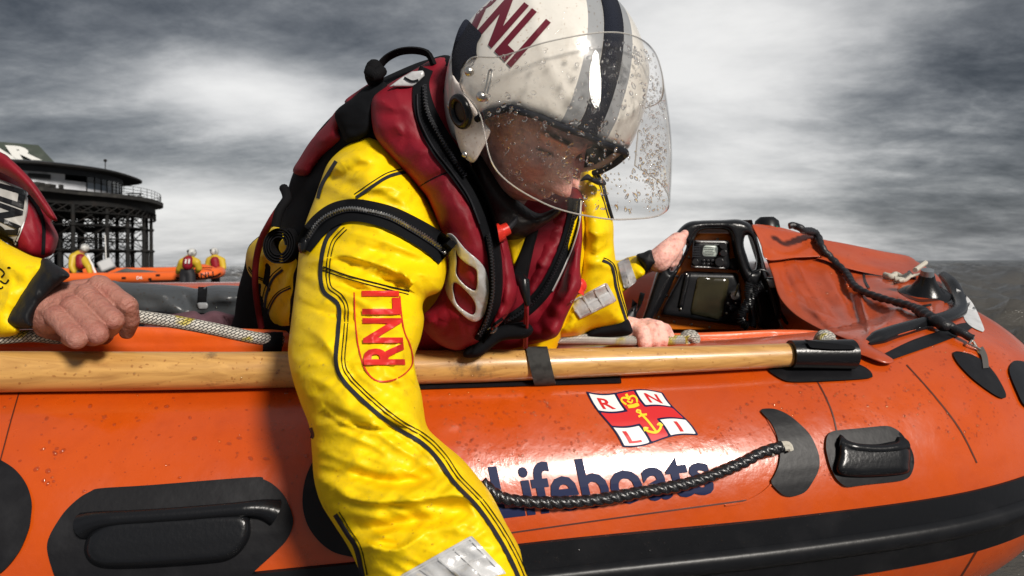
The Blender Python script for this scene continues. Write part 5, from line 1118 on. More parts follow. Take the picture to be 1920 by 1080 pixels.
M_vel = mat('navy_velcro', (.006, .009, .02), .95, bump=[(600, .002, 4)])
# centre strip of velcro
v = []; f = []; n = 60
for i in range(n + 1):
    ph = R(13) + (R(140) - R(13)) * i / n
    for k, x in enumerate((-.0135, -.0135, 0, .0135, .0135)):
        q = hpt(0, ph, .0028) if ph < math.pi / 2 else hpt(math.pi, math.pi - ph, .0028); q = q + HR * x
        if k in (0, 4): q -= (q - HC).normalized() * .004
        v.append(q)
for i in range(n):
    for k in range(4): a = i * 5 + k; f.append((a, a + 1, a + 6, a + 5))
mesh_obj('velcro_strip', v, f, M_vel, hel, True)
# dark rim along the face opening
v = []; f = []; n = 120
rim = [hpt(a, phi_low(a) - .012, .001) for a in np.linspace(R(-70), R(54), n)]
mb = MB(); mb.tube(rim, .0042, 10); mb.build('edge_trim', mat('navy_trim', (.006, .008, .014), .7, spec=.15), hel)
# inner liner
mb = MB(); k0 = []
for L_, in ((0,),):
    na, nph = 90, 24; vv = []; ff = []
    for i in range(na):
        a = 2 * math.pi * i / na
        for j in range(nph + 1): vv.append(hpt(a, phi_low(a) - .06 + (math.pi / 2 - phi_low(a) + .06) * j / nph, -.014))
    for i in range(na):
        for j in range(nph): a = i * (nph + 1) + j; b_ = ((i + 1) % na) * (nph + 1) + j; ff.append((a, b_, b_ + 1, a + 1))
mesh_obj('liner', vv, ff, M_blkf, hel, True)
zz2 = lambda L_: [(820 + x / 2.454, y / 2.454) for x, y in L_]
decal('velcro_patch', zz2([(132, 88), (165, 118), (203, 158), (185, 195), (180, 240), (182, 268), (150, 270), (118, 295), (106, 335), (106, 385), (85, 365), (69, 340), (66, 290), (68, 240), (85, 170), (105, 120)]), EB, M_vel, hel, .001, .003, 4)
M_shell2 = mat('guard_shell', (.66, .60, .56), .3, coat=.5, coatr=.15, bump=[(60, .0008, 3)], var=[(60, .5, (.5, .42, .38), .5, .7)])
gs = []
for x, y in ((862, 175), (880, 200), (895, 225), (910, 245), (870, 235), (858, 215), (885, 262), (892, 275)):
    h = hit(EB, x, y, 0)
    if h: gs.append((x, y, h[0].y - .004))
gs += [(884, 300, min(g_[2] for g_ in gs) + .022)]
guard = pillow('ear_guard', zz2([(68, 345), (90, 372), (110, 395), (135, 440), (175, 500), (215, 560), (244, 598), (236, 630), (222, 660), (200, 700), (180, 735), (165, 748), (145, 742), (125, 725), (105, 690), (88, 640), (76, 580), (68, 500), (64, 420)]), gs, M_shell2, hel, Rr=14, T=.007, s=4)
GB = [bvh(guard), EB]
def disc_at(px, py, rx, ry, name, m, par, hgt, surf, hole=False, dome=True):
    h = hit(surf, px, py, 0, .83); q = h[1].to_track_quat('Z', 'Y').to_matrix(); u = h[0].y / FP; r = ry * u; mb = MB()
    if hole:
        v = []; f = []; n = 40; k = 12
        for i in range(n):
            a = 2 * math.pi * i / n
            for j in range(k): b_ = 2 * math.pi * j / k; rr_ = r * .78 + r * .24 * math.cos(b_); v.append(h[0] + q @ Vector((math.cos(a) * rr_, math.sin(a) * rr_, hgt * (.3 + math.sin(b_)))))
        for i in range(n):
            for j in range(k): f.append((i * k + j, ((i + 1) % n) * k + j, ((i + 1) % n) * k + (j + 1) % k, i * k + (j + 1) % k))
        mb.add(v, f)
    else: mb.ball(h[0], (r, r, hgt), 18, 10, q)
    return mb.build(name, m, par)
disc_at(865, 209, 14, 33, 'ear_ring', M_blkm, guard, .005, GB, True); disc_at(865, 209, 10, 22, 'ear_hole', mat('hole_dark', (.01, .008, .012), .6), guard, .0025, GB)
disc_at(872, 290, 6, 7, 'screw', M_steel, guard, .004, GB)
mb = MB(); mb.ball(V(845, 197, .86), (.005, .005, .006), 8, 6); mb.build('screw', M_steel, guard)
M_ltr = mat('maroon_lettering', (.13, .012, .025), .35)
write('lettering', 'RNLI', zz2([(118, 70), (350, 298), (522, 104), (262, -95)]), EB, M_ltr, hel, .0012, .05, 1.16, .1)
# ---- visor: a curved clear sheet standing off the helmet
VT = [(862, 158, .835), (882, 110, .812), (938, 106, .782), (1024, 79, .762), (1126, 61, .768), (1187, 67, .79), (1226, 96, .825), (1243, 150, .87), (1236, 190, .93), (1200, 205, .985)]
VBm = [(868, 172, .835), (900, 215, .806), (930, 318, .775), (1024, 383, .745), (1126, 409, .745), (1196, 410, .765), (1240, 402, .80), (1255, 380, .85), (1240, 345, .925), (1190, 310, .99)]
def visor():
    n = len(VT); k = 40; m_ = 26; S = []
    for E_ in (VT, VBm):
        E_ = np.array(E_, float); t = np.linspace(0, n - 1, k * 2); o = []
        for u in t:
            i = min(int(u), n - 2); w = u - i; a, b_, c_, d_ = E_[max(i - 1, 0)], E_[i], E_[i + 1], E_[min(i + 2, n - 1)]
            o.append(.5 * ((2 * b_) + (-a + c_) * w + (2 * a - 5 * b_ + 4 * c_ - d_) * w * w + (-a + 3 * b_ - 3 * c_ + d_) * w ** 3))
        S.append(np.array(o))
    v = []
    for i in range(len(S[0])):
        for j in range(m_):
            s = j / (m_ - 1); p = S[0][i] * (1 - s) + S[1][i] * s; bul = math.sin(s * math.pi) * .006
            # right-hand silhouette bows outwards
            ex = 9 * math.sin(s * math.pi) * math.exp(-((i - len(S[0]) * .76) / 9.) ** 2)
            v.append(Vector(at(p[0] + ex, p[1], p[2] - bul)))
    f = []; A = m_; n_ = len(S[0])
    for i in range(n_ - 1):
        for j in range(m_ - 1): a = i * A + j; f.append((a, a + A, a + A + 1, a + 1))
    return v, f, n_, A
vv, vf, vn, vA = visor()
def visor_mat():
    m = clear_mat('visor_clear', (.985, .98, .975), 1.22, .02, .0); t = m.node_tree; mx = [n for n in t.nodes if n.type == 'MIX_SHADER'][0]; L = t.links.new
    # light scuffs and dried salt
    df = N(t, 'ShaderNodeBsdfDiffuse'); df.inputs[0].default_value = (.62, .58, .52, 1); m2 = N(t, 'ShaderNodeMixShader'); tc = N(t, 'ShaderNodeTexCoord'); n = N(t, 'ShaderNodeTexNoise'); n.inputs['Scale'].default_value = 26; n.inputs['Detail'].default_value = 8; n.inputs['Roughness'].default_value = .7; L(tc.outputs['Object'], n.inputs[0])
    r = N(t, 'ShaderNodeMapRange'); r.inputs[1].default_value = .42; r.inputs[2].default_value = .8; r.inputs[3].default_value = .004; r.inputs[4].default_value = .04; L(n.outputs[0], r.inputs[0]); L(r.outputs[0], m2.inputs[0]); L(mx.outputs[0], m2.inputs[1]); L(df.outputs[0], m2.inputs[2])
    o = [n for n in t.nodes if n.type == 'OUTPUT_MATERIAL'][0]; L(m2.outputs[0], o.inputs[0]); return m
vis = mesh_obj('visor', vv, vf, visor_mat(), hel, True); md = vis.modifiers.new('thickness', 'SOLIDIFY'); md.thickness = .0012
edge = [vv[i * vA] for i in range(vn)] + [vv[(vn - 1) * vA + j] for j in range(vA)][1:-1] + [vv[i * vA + vA - 1] for i in reversed(range(vn))] + [vv[j] for j in reversed(range(vA))][1:-1]; edge.append(edge[0])
mb = MB(); mb.tube(edge, .0009, 6); mb.build('visor_edge', mat('acrylic_edge', (.72, .70, .66), .15, trans=.5), vis)
VB = bvh(vis)
M_vd = mat('visor_bead', (1, 1, 1), .02, trans=1, ior=1.33); M_vd.node_tree.nodes['Principled BSDF'].inputs['Alpha'].default_value = .62
drops('water_drops', [(885, 120), (1030, 85), (1180, 70), (1240, 160), (1250, 380), (1180, 400), (1030, 375), (940, 330), (925, 240)], VB, 760, .0008, .0036, M_vd, vis, 21, .5, True)
drops('water_drops', [(1170, 80), (1225, 100), (1250, 200), (1252, 390), (1215, 400), (1200, 300), (1205, 160)], VB, 760, .0007, .0026, M_vd, vis, 22, .6, True)
disc_at(880, 134, 9, 9.5, 'pivot_screw', M_steel, vis, .006, VB); disc_at(904, 181, 10, 10.5, 'pivot_screw', M_steel, vis, .007, VB)
mb = MB(); mb.tube(smooth3([hit(VB, *p, .003)[0] for p in ((909, 172), (914, 150), (917, 133), (921, 130), (923, 136), (920, 152), (913, 176))], .003), .0011, 6); mb.build('slot_bracket', M_steel, vis)
drops('water_drops', [(850, 160), (920, 240), (890, 300), (860, 260)], GB, 120, .0005, .0014, M_drop, hel, 23); drops('water_drops', [(900, 10), (1180, 0), (1190, 60), (1020, 75), (900, 100)], EB, 160, .0005, .0016, M_drop, hel, 24)
drops('water_drops', [(560, 300), (800, 360), (780, 700), (900, 950), (800, 1070), (650, 1000), (550, 700)], SB, 220, .0005, .0016, M_drop, suit, 25)
def head_frame(c, F_, U_):
    f, u, r = frame3(F_, U_); return c, f, u, r
def head_verts(fr_): c, f, u, r = fr_; return [c + r * float(p[0]) + f * float(p[1]) + u * float(p[2]) for p in hv]
def helmet_for(person, fr_):
    c, f, u, r = fr_; m_ = Matrix((r, f, u)).transposed().to_4x4(); m_.translation = c
    o = hel.copy(); COL.objects.link(o); o.parent = None; o.matrix_parent_inverse = Matrix(); o.matrix_basis = m_; setpar(o, person)
    for ch in list(hel.children):
        if ch.name.split('.')[0] in ('velcro_strip', 'edge_trim', 'liner'):
            k = ch.copy(); COL.objects.link(k); k.parent = o
    return o
def tone_body(o, n0):
    ca = o.data.color_attributes.new('tone', 'FLOAT_COLOR', 'POINT'); arr = np.zeros((len(o.data.vertices), 4)); arr[:, 3] = 1; arr[n0:n0 + len(tone)] = tone; ca.data.foreach_set('color', arr.ravel())
# ---------------------------------------------------------------- the crew member at the left, gripping the grab line
p2 = thing('person', 'crew member cut off by the left edge, wet bare fist closed on the braided line', 'person', tuple(at(-60, 700, 1.05)))
fist = [[(45, 572, .985, .020), (80, 574, .970, .026), (100, 580, .955, .030)], [(90, 562, .96, .028), (150, 560, .958, .020), (185, 545, .975, .014)], [(90, 575, .955, .028), (135, 572, .948, .019), (160, 560, .95, .014)], [(90, 590, .955, .025), (115, 590, .94, .021)],
        [(95, 600, .95, .02), (110, 598, .935, .017)], [(130, 556, .965, .021), (186, 536, .985, .014)],
        [(186, 535, .975, .0150), (240, 573, .950, .0128), (246, 600, .965, .0112), (238, 622, .985, .0105)],
        [(160, 552, .950, .0140), (214, 600, .918, .0128), (208, 616, .95, .0114), (196, 624, .975, .011)],
        [(136, 574, .933, .0140), (184, 627, .896, .0126), (176, 634, .93, .0112), (168, 634, .96, .011)],
        [(104, 592, .92, .0132), (145, 637, .886, .0118), (136, 636, .91, .0108), (130, 634, .94, .0105)],
        [(90, 610, .96, .018), (150, 628, .99, .015), (195, 630, 1.0, .0125)]]
jn = [(at(240, 573, .94), at(246, 600, .95) - at(186, 535, .975)), (at(214, 600, .915), at(212, 618, .93) - at(160, 552, .95)), (at(184, 627, .897), at(178, 638, .91) - at(136, 574, .935)), (at(145, 636, .89), at(140, 643, .9) - at(104, 590, .925)),
      (at(186, 535, .96), at(240, 573, .955) - at(186, 535, .975)), (at(160, 552, .935), at(214, 600, .93) - at(160, 552, .95)), (at(136, 574, .92), at(184, 627, .912) - at(136, 574, .935))]
cr_f = creases(jn, .0013, .0016, .013)
def fist_fn(v):
    h = cr_f(v)
    # tendons running to the knuckles, veins and loose skin on the back of the hand
    w0 = at(60, 575, .95)
    for x, y, Y in ((186, 535, .96), (160, 552, .935), (136, 574, .92), (104, 590, .91)):
        a = w0 + (at(x, y, Y) - w0) * .35; b = at(x, y, Y); ab = b - a; t = np.clip(((v - a) @ ab) / (ab @ ab), 0, 1); d = np.linalg.norm(v - (a + t[:, None] * ab), axis=1); h += .0016 * np.exp(-(d / .0065) ** 2)
    h += .0007 * pn(v[:, 0] / .012, v[:, 2] / .012, 3) + .0004 * pn(v[:, 0] / .004, v[:, 2] / .004, 5)
    return h
v1, f1 = cones([pxch(c) for c in fist], .0015, 3, fist_fn)
H2 = head_frame(V(-232, 95, 1.14), (.75, .35, -.45), (.2, .1, 1))
v2, f2 = cones([[(V(40, 570, 1.0), .02), (V(-60, 560, 1.06), .025), (V(-170, 480, 1.12), .035), (V(-220, 330, 1.2), .045)], [(V(-230, 330, 1.22), .08), (V(-190, 500, 1.3), .11), (V(-190, 700, 1.35), .11)], [(V(-230, 330, 1.22), .06), (V(-236, 190, 1.17), .052), (V(-234, 120, 1.15), .06)]], .008, 2)
mb_ = MB().add([Vector(p) for p in v1], f1).add([Vector(p) for p in v2], f2); n0 = len(mb_.v); mb_.add(head_verts(H2), hf); bo = mb_.build('body', M_face, p2, auto=180); tone_body(bo, n0); bo.data.materials.append(M_skin)
k0 = sum(1 for _ in f1) + sum(1 for _ in f2); mi = np.zeros(len(bo.data.polygons), int); mi[:k0] = 1; bo.data.polygons.foreach_set('material_index', mi)
M_yel2 = M_yel
pillow('drysuit_torso', [(-400, 300), (-330, 220), (-260, 175), (-200, 180), (-130, 240), (-90, 330), (-70, 480), (-60, 700), (-400, 760), (-440, 500)], [(-230, 200, 1.24), (-200, 500, 1.30), (-200, 740, 1.34)], M_yel, p2, Rr=110, T=.12, s=14, nz=[(80, 40, 30, -.01, 4)])
su2 = pillow('drysuit', [(-230, 300), (-120, 330), (-20, 420), (0, 448), (35, 468), (60, 480), (84, 488), (90, 510), (60, 560), (36, 600), (30, 628), (-60, 640), (-200, 640), (-300, 600)], [(-200, 400, 1.12), (0, 460, 1.03), (80, 500, .985), (0, 600, .98), (-200, 620, 1.05)], M_yel2, p2, Rr=55, T=.055, s=6, folds=[([(-20, 470), (30, 500), (70, 492)], 10, .010), ([(-20, 520), (20, 530), (50, 520)], 12, -.008), ([(0, 480), (20, 540), (0, 600)], 9, .007)], nz=[(50, 20, 30, -.007, 2)])
S2B = bvh(su2)
pillow('cuff', [(80, 485), (106, 497), (124, 508), (131, 518), (118, 528), (96, 548), (74, 574), (62, 600), (58, 615), (20, 615), (0, 612), (4, 586), (22, 556), (50, 520)], [(90, 500, .97), (60, 570, .955), (20, 600, .965)], M_char if False else mat('black_cuff', (.010, .0105, .012), .55, spec=.2, bump=[(60, .0015, 4)]), su2, Rr=24, T=.042, s=4, folds=[([(60, 520), (70, 550), (50, 600)], 7, .004), ([(90, 505), (80, 540), (60, 575)], 6, -.003)], nz=[(24, 10, 60, -.003, 3)])
for q in ([(-2, 502), (8, 512), (2, 520)], [(0, 526), (10, 532), (16, 524)], [(14, 503), (17, 501), (19, 503)], [(-4, 540), (3, 541), (5, 537)]): ribbon('ink_mark', q, 3, S2B, M_blkf, su2, .001, .001, 3, across=1)
z4_ = lambda L_: [(x / 3.724, 250 + y / 3.724) for x, y in L_]
lj2 = pillow('life_jacket', z4_([(-900, 200), (-300, 60), (0, 130), (100, 205), (235, 345), (335, 490), (398, 600), (360, 612), (402, 700), (408, 740), (380, 830), (330, 865), (240, 880), (140, 840), (0, 740), (-400, 700), (-900, 900)]), [(-150, 300, 1.16), (0, 350, 1.12), (100, 450, 1.12), (60, 470, 1.09)], M_mar, p2, Rr=45, T=.05, s=6, folds=[(z4_([(190, 420), (270, 520), (310, 680), (300, 850)]), 7, -.018), (z4_([(320, 600), (370, 700), (360, 800)]), 9, .010)], nz=[(50, 22, 60, -.007, 8)])
L2B = bvh(lj2)
fl2 = pillow('upper_flap', z4_([(-600, 60), (-200, 40), (0, 128), (100, 202), (235, 342), (335, 488), (402, 602), (388, 614), (340, 590), (280, 520), (190, 410), (60, 300), (-200, 200)]), [(-100, 300, 1.09), (0, 300, 1.06), (100, 410, 1.06)], M_mar, lj2, Rr=14, T=.02, s=5)
pt2 = decal('reflective_patch', z4_([(-300, 290), (-60, 310), (10, 325), (140, 378), (172, 400), (184, 440), (186, 540), (160, 620), (110, 740), (80, 785), (20, 745), (-100, 700), (-400, 700)]), L2B, mat('dull_reflective', (.36, .35, .33), .45, var=[(40, .5, (.2, .2, .19), .5, .7)]), lj2, .002, .002, 5)
P2B = [bvh(pt2), L2B]
write('lettering', 'RNLI', z4_([(112, 790), (172, 395), (-40, 335), (-90, 690)]), P2B, M_blk, pt2, .002, .04, 1, .15)
ribbon('piping', z4_([(190, 400), (188, 540), (160, 640), (105, 780)]), 3, P2B, M_rib, pt2, .001, .002, 4, across=1)
ribbon('zip', z4_([(200, 430), (270, 530), (305, 650), (300, 850)]), 7, L2B, M_blkf, lj2, .002, .003, 5)
helmet_for(p2, H2); mat('plain_shell', (.74, .72, .68), .25, coat=.5)
# ---------------------------------------------------------------- the crew member hidden behind the rescuer, holding the console frame
p3 = thing('person', 'crew member hidden behind the rescuer, one arm out to grip the console frame', 'person', tuple(at(1060, 660, 1.95)))
ch3 = [[(1235, 488, 1.68, .030), (1254, 470, 1.70, .028), (1270, 452, 1.715, .022)], [(1262, 462, 1.70, .020), (1276, 448, 1.71, .013), (1284, 438, 1.73, .010)], [(1262, 466, 1.71, .016), (1268, 458, 1.73, .012), (1275, 446, 1.75, .010)], 
       [(1240, 482, 1.70, .02), (1258, 496, 1.74, .010), (1262, 492, 1.765, .009)], [(1250, 476, 1.71, .02), (1262, 490, 1.76, .010), (1266, 486, 1.77, .009)],
       [(1272, 470, 1.80, .0125), (1272, 473, 1.765, .0120), (1266, 477, 1.752, .0115)], [(1272, 480, 1.80, .012), (1270, 482, 1.765, .0115), (1262, 486, 1.752, .011)], [(1268, 490, 1.80, .011), (1266, 492, 1.765, .0105), (1258, 495, 1.752, .010)]]
v1, f1 = cones([pxch(c) for c in ch3], .0028, 2)
v2, f2 = cones([[(V(1238, 486, 1.70), .022), (V(1195, 506, 1.72), .02), (V(1110, 500, 1.86), .025), (V(1050, 450, 1.98), .04)], [(V(1050, 450, 1.95), .08), (V(1030, 560, 2.0), .13), (V(1030, 680, 2.0), .13)], [(V(1050, 450, 1.95), .06), (V(1040, 400, 1.95), .05), (V(1040, 360, 1.95), .055)]], .010, 2)
H3 = head_frame(V(1040, 318, 1.95), (.7, -.5, -.2), (0, 0, 1)); mb_ = MB().add([Vector(p) for p in v1], f1).add([Vector(p) for p in v2], f2); n0 = len(mb_.v); mb_.add(head_verts(H3), hf); tone_body(mb_.build('body', M_face, p3, auto=180), n0); helmet_for(p3, H3)
s3 = pillow('drysuit', [(960, 470), (1020, 430), (1080, 440), (1150, 486), (1178, 482), (1196, 480), (1206, 500), (1209, 514), (1190, 528), (1166, 550), (1120, 580), (1110, 700), (960, 700)], [(1000, 500, 2.0), (1100, 520, 1.82), (1200, 500, 1.69)], M_yel, p3, Rr=30, T=.05, s=6, folds=[([(1160, 500), (1180, 520), (1170, 540)], 7, .008)], nz=[(30, 14, 40, -.008, 4)])
S3B = bvh(s3); refl_panel([(1172, 545), (1194, 528), (1178, 482), (1158, 492)], S3B, s3, [(.04, .1, .96, .1), (.04, .9, .96, .9), (.5, .1, .5, .9), (.04, .5, .96, .5)])
pillow('cuff', z6([(158, 297), (200, 280), (240, 264), (262, 290), (287, 330), (284, 348), (240, 372), (205, 402), (190, 360)]), lambda x, y: np.full(np.shape(x), 1.685), bpy.data.materials['black_cuff'], s3, Rr=14, T=.036, s=4, nz=[(16, 8, 30, -.004, 3)])
pillow('life_jacket', [(980, 470), (1010, 440), (1060, 440), (1075, 500), (1070, 640), (980, 650)], lambda x, y: np.full(np.shape(x), 1.86), M_mar, p3, Rr=30, T=.05, s=9)
# ---------------------------------------------------------------- second lifeboat in the distance with its crew
YB = 18.0
b2 = thing('inflatable_lifeboat', 'small orange inflatable lifeboat afloat in the distance near the pier', 'boat', tuple(at(290, 530, YB)))
M_or3 = mat('far_orange', (.72, .12, .02), .4)
pth = smooth3([at(60, 523, 17.6), at(150, 521.5, 17.8), at(260, 520.5, 17.9), at(330, 519, 17.9), at(375, 515.5, 17.9), at(402, 512.5, 18.1), at(413, 510, 18.6), at(404, 507, 19.2), at(370, 507, 19.6), at(300, 510, 19.7), at(60, 512, 19.7)], .12)
n = len(pth); mb = MB(); mb.tube(pth, .135, 20); tb2 = mb.build('tube', M_or3, b2); T2 = bvh(tb2)
ribbon('rubbing_strake', [(280, 527), (340, 526), (372, 523), (395, 520), (408, 516), (414, 512)], 3, T2, M_blk, b2, .004, .02, 3, across=2)
write('lettering', 'RNLI', [(366, 522.5), (401, 517), (400, 508), (365, 513)], T2, M_blk, b2, .006, .03, 1.1, .3)
write('fleet_mark', 'D6', [(256, 523.5), (267, 523), (267, 517.5), (256, 518)], T2, M_white, b2, .006, .02, 1., .4)
for q in ([(292, 516), (300, 515.5)], [(330, 522), (336, 521)], [(278, 523), (284, 523)], [(228, 521), (236, 521)]): ribbon('black_patch', q, 3.5, T2, M_blk, b2, .004, .02, 2, across=1)
bw = pillow('bow_canopy', [(345, 508), (360, 498), (380, 495), (400, 500), (410, 507), (400, 512), (360, 514)], lambda x, y: np.full(np.shape(x), 18.5), M_or3, b2, Rr=6, T=.3, s=4)
ribbon('grab_line', [(350, 511), (365, 506), (380, 502), (398, 502)], 1.6, [bvh(bw), T2], M_blk, b2, .01, .03, 3, across=1)
cv = pillow('stowed_cover', [(214, 514), (222, 508), (236, 503), (250, 505), (270, 506), (292, 509), (300, 514)], lambda x, y: np.full(np.shape(x), 18.9), mat('grey_canvas', (.09, .09, .085), .8), b2, Rr=6, T=.3, s=4, nz=[(10, 4, 10, -.08, 3)])
eg = MB(); q = Matrix.Rotation(R(-28), 3, 'Y') @ Matrix.Rotation(R(25), 3, 'Z'); eg.box(V(200, 498, 18.6), (.36, .34, .30), q); eng = eg.build('outboard_engine', mat('engine_grey', (.42, .43, .44), .3), b2, smooth=False, bevel=.05)
eg = MB(); eg.box(V(191, 508, 18.55), (.22, .26, .22), q); eg.build('engine_leg', M_blk, eng, smooth=False, bevel=.02)
eg = MB()
for dx in (-.08, .0): eg.box(V(196, 498, 18.42) + Vector((dx, -.02, 0)), (.035, .02, .22), q)
eg.build('marking', M_red, eng, smooth=False) if False else None
mb = MB(); mb.tube([V(164, 478, 18.1), V(180, 514, 18.1)], .028, 6); mb.build('handle_pole', M_white, b2); mb = MB(); mb.tube([V(197, 440, 18.7), V(199, 490, 18.7)], .012, 6); mb.build('antenna', M_white, b2)
M_yelf = mat('far_yellow_shaded', (.50, .34, .02), .5)  # drysuit yellow darkened, backlit shade put into the colour
M_hw = mat('far_helmet', (.50, .50, .48), .4, var=[(9, .8, (.15, .15, .15), .5, .6)]); M_tr = mat('far_black', (.015, .015, .018), .6)
def crew(label, Y, head, neck, hip, arms, vest, legs, belt=True):
    r = thing('person', label, 'person', tuple(at(hip[0], 530, Y)), 'crew working round the far lifeboat')
    c = lambda p, dy=0: V(p[0], p[1], Y + (p[2] if len(p) > 2 else 0) + dy)
    v, f = cones([[(c(head), .085), (c(neck), .06)], [(c(neck), .07), (c(hip), .10)]] + [[(c(neck), .04)] + [(c(p), .035) for p in a] for a in arms], .02, 1); MB().add([Vector(p) for p in v], f).build('body', M_skin, r)
    v, f = cones([[(c(neck), .12), (c(((neck[0] + hip[0]) / 2, (neck[1] + hip[1]) / 2)), .17), (c(hip), .15)]] + [[(c(neck), .11), (c(a[0]), .10)] + [(c(p), .078) for p in a[1:-1]] + [(c(a[-1]).lerp(c(a[-2]), .2), .06)] for a in arms], .022, 2); MB().add([Vector(p) for p in v], f).build('drysuit', M_yelf, r)
    if legs: v, f = cones([[(c(hip), .15)] + [(c(p), .12) for p in l] for l in legs], .025, 2); MB().add([Vector(p) for p in v], f).build('trousers', M_tr, r)
    v, f = cones([[(c(p[:2], p[2]), p[3]) for p in vest]], .02, 2); lv = MB().add([Vector(p) for p in v], f).build('life_jacket', M_mar, r)
    mb = MB(); mb.ball(c(head) + Vector((0, 0, .03)), (.108, .128, .112), 16, 10); h = mb.build('helmet', M_hw, r)
    mb = MB(); mb.ball(c(head) + Vector((-.05, -.07, .06)), (.04, .06, .045), 10, 6); mb.build('dark_patch', M_tr, h)
    return r, lv
crew('crew member bent forward beside the grey engine at the stern of the far lifeboat', 18.1, (159, 467), (148, 478), (142, 506), [[(137, 482, -.1), (134, 500, -.2), (140, 512, -.2)], [(158, 488, -.1), (166, 500, -.2), (170, 514, -.2)]], [(151, 484, -.10, .12), (152, 496, -.12, .13)], [[(140, 516), (142, 530)], [(148, 518), (150, 530)]])
r_, lv_ = crew('crew member with back turned, standing in the water against the bow of the far lifeboat', 17.4, (360, 476), (355, 486), (351, 503), [[(342, 492, -.05), (336, 504, 0), (333, 512, .1)], [(369, 492, -.05), (373, 503, 0), (370, 510, .1)]], [(353, 489, -.10, .13), (352, 497, -.10, .13)], [[(346, 516), (345, 545)], [(357, 516), (358, 545)]])
for dx in (-.045, .035): MB().box(V(352, 490, 17.17) + Vector((dx, 0, 0)), (.03, .03, .11), Matrix.Rotation(R(8), 3, 'Y')).build('white_stripe', M_white, lv_, smooth=False)
crew('crew member facing forward at the far side of the distant lifeboat bow', 19.0, (402, 474), (403, 484), (406, 506), [[(393, 488, 0), (389, 498, 0), (394, 504, -.1)], [(416, 489, 0), (419, 502, -.1), (412, 508, -.2)]], [(403, 489, -.10, .12), (405, 499, -.10, .12)], [[(404, 520), (404, 540)]])
# ---------------------------------------------------------------- the pier
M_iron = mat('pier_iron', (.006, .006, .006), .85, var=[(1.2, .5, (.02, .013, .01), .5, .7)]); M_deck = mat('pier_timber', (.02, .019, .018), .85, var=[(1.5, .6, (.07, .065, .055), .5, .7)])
pier = thing('pier', 'old iron pier on braced legs with a curved pavilion at its round end', 'pier', (-52, 82, 0))
ZD_ = 9.1
dk = [(-77, 50), (-60, 60), (-53, 65), (-50, 69.5), (-48.8, 73), (-47.6, 77), (-46, 80), (-45.1, 83), (-45.0, 86.5), (-45.8, 90), (-47.2, 94), (-50, 98), (-55, 101), (-63, 102), (-71, 99), (-76, 92), (-77, 80)]
def prism(P2, z0, z1, name, m, par, smooth=False):
    n = len(P2); v = [(x, y, z0) for x, y in P2] + [(x, y, z1) for x, y in P2]; f = [tuple(reversed(range(n))), tuple(range(n, 2 * n))] + [(i, (i + 1) % n, n + (i + 1) % n, n + i) for i in range(n)]
    return mesh_obj(name, v, f, m, par, smooth)
def inset(P2, d):
    c = np.mean(P2, 0); return [tuple(np.array(p) + (c - p) / np.linalg.norm(c - p) * d) for p in P2]
dks = [tuple(p) for p in cr(dk, 1.5)]
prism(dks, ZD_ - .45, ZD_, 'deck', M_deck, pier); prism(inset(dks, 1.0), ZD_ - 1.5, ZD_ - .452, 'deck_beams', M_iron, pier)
# stacked timber along the near edge
g = np.random.default_rng(4)
for (x0, y0, x1, y1, h) in ((-53, 65.5, -49.6, 70.5, .45), (-49.6, 70.5, -47.4, 78, .4)):
    a, b_ = Vector((x0, y0, 0)), Vector((x1, y1, 0)); k = int((b_ - a).length / 1.2)
    for i in range(k): p = a.lerp(b_, (i + .5) / k); MB().box(p + Vector((-.3, 0, ZD_ + h / 2)), (.6, 1.1, h * g.uniform(.7, 1.1))).build('parapet_block', M_deck, pier, smooth=False)
# legs with brackets, cross bracing
Q = []
for X in (-48.6, -52.5, -57.5, -63):
    for Yv in np.arange(62, 97.5, 3.7):
        x = X + .35 * (Yv > 84) + (1.6 if (80 < Yv < 90 and X > -50) else 0)
        if inside(np.array([[x, Yv]]), np.array(inset(dks, .8)))[0]: Q.append((x, float(Yv), X))
def leg(x, y):
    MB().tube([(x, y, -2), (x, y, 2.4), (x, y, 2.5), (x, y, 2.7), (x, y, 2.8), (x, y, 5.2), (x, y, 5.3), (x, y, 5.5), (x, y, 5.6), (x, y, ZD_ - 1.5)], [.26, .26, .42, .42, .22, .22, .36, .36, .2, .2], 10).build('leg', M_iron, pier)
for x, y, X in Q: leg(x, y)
leg(-47.6, 91.5)
br = 0
def rod(a, b_, r):
    global br
    if br < 98: MB().tube([a, b_], r, 5).build('brace', M_iron, pier); br += 1
rows = {}
for x, y, X in Q: rows.setdefault(X, []).append((x, y))
rods = MB(); hor = MB()
for X, L_ in rows.items():
    for (a, b_) in zip(L_[:-1], L_[1:]):
        for z0, z1 in ((2.6, 5.4), (5.4, 7.6), (.2, 2.6)):
            rods.tube([(*a, z0), (*b_, z1)], .055, 4); rods.tube([(*a, z1), (*b_, z0)], .055, 4)
        for z in (2.6, 5.4, 3.9, 6.8): hor.tube([(*a, z), (*b_, z)], .10, 4)
cols = {}
for x, y, X in Q: cols.setdefault(y, []).append((x, y))
for y, L_ in cols.items():
    for (a, b_) in zip(L_[:-1], L_[1:]):
        for z0, z1 in ((2.6, 5.4), (5.4, 7.8)): rods.tube([(*a, z0), (*b_, z1)], .05, 4); rods.tube([(*a, z1), (*b_, z0)], .05, 4)
        for z in (2.6, 5.4): hor.tube([(*a, z), (*b_, z)], .10, 4)
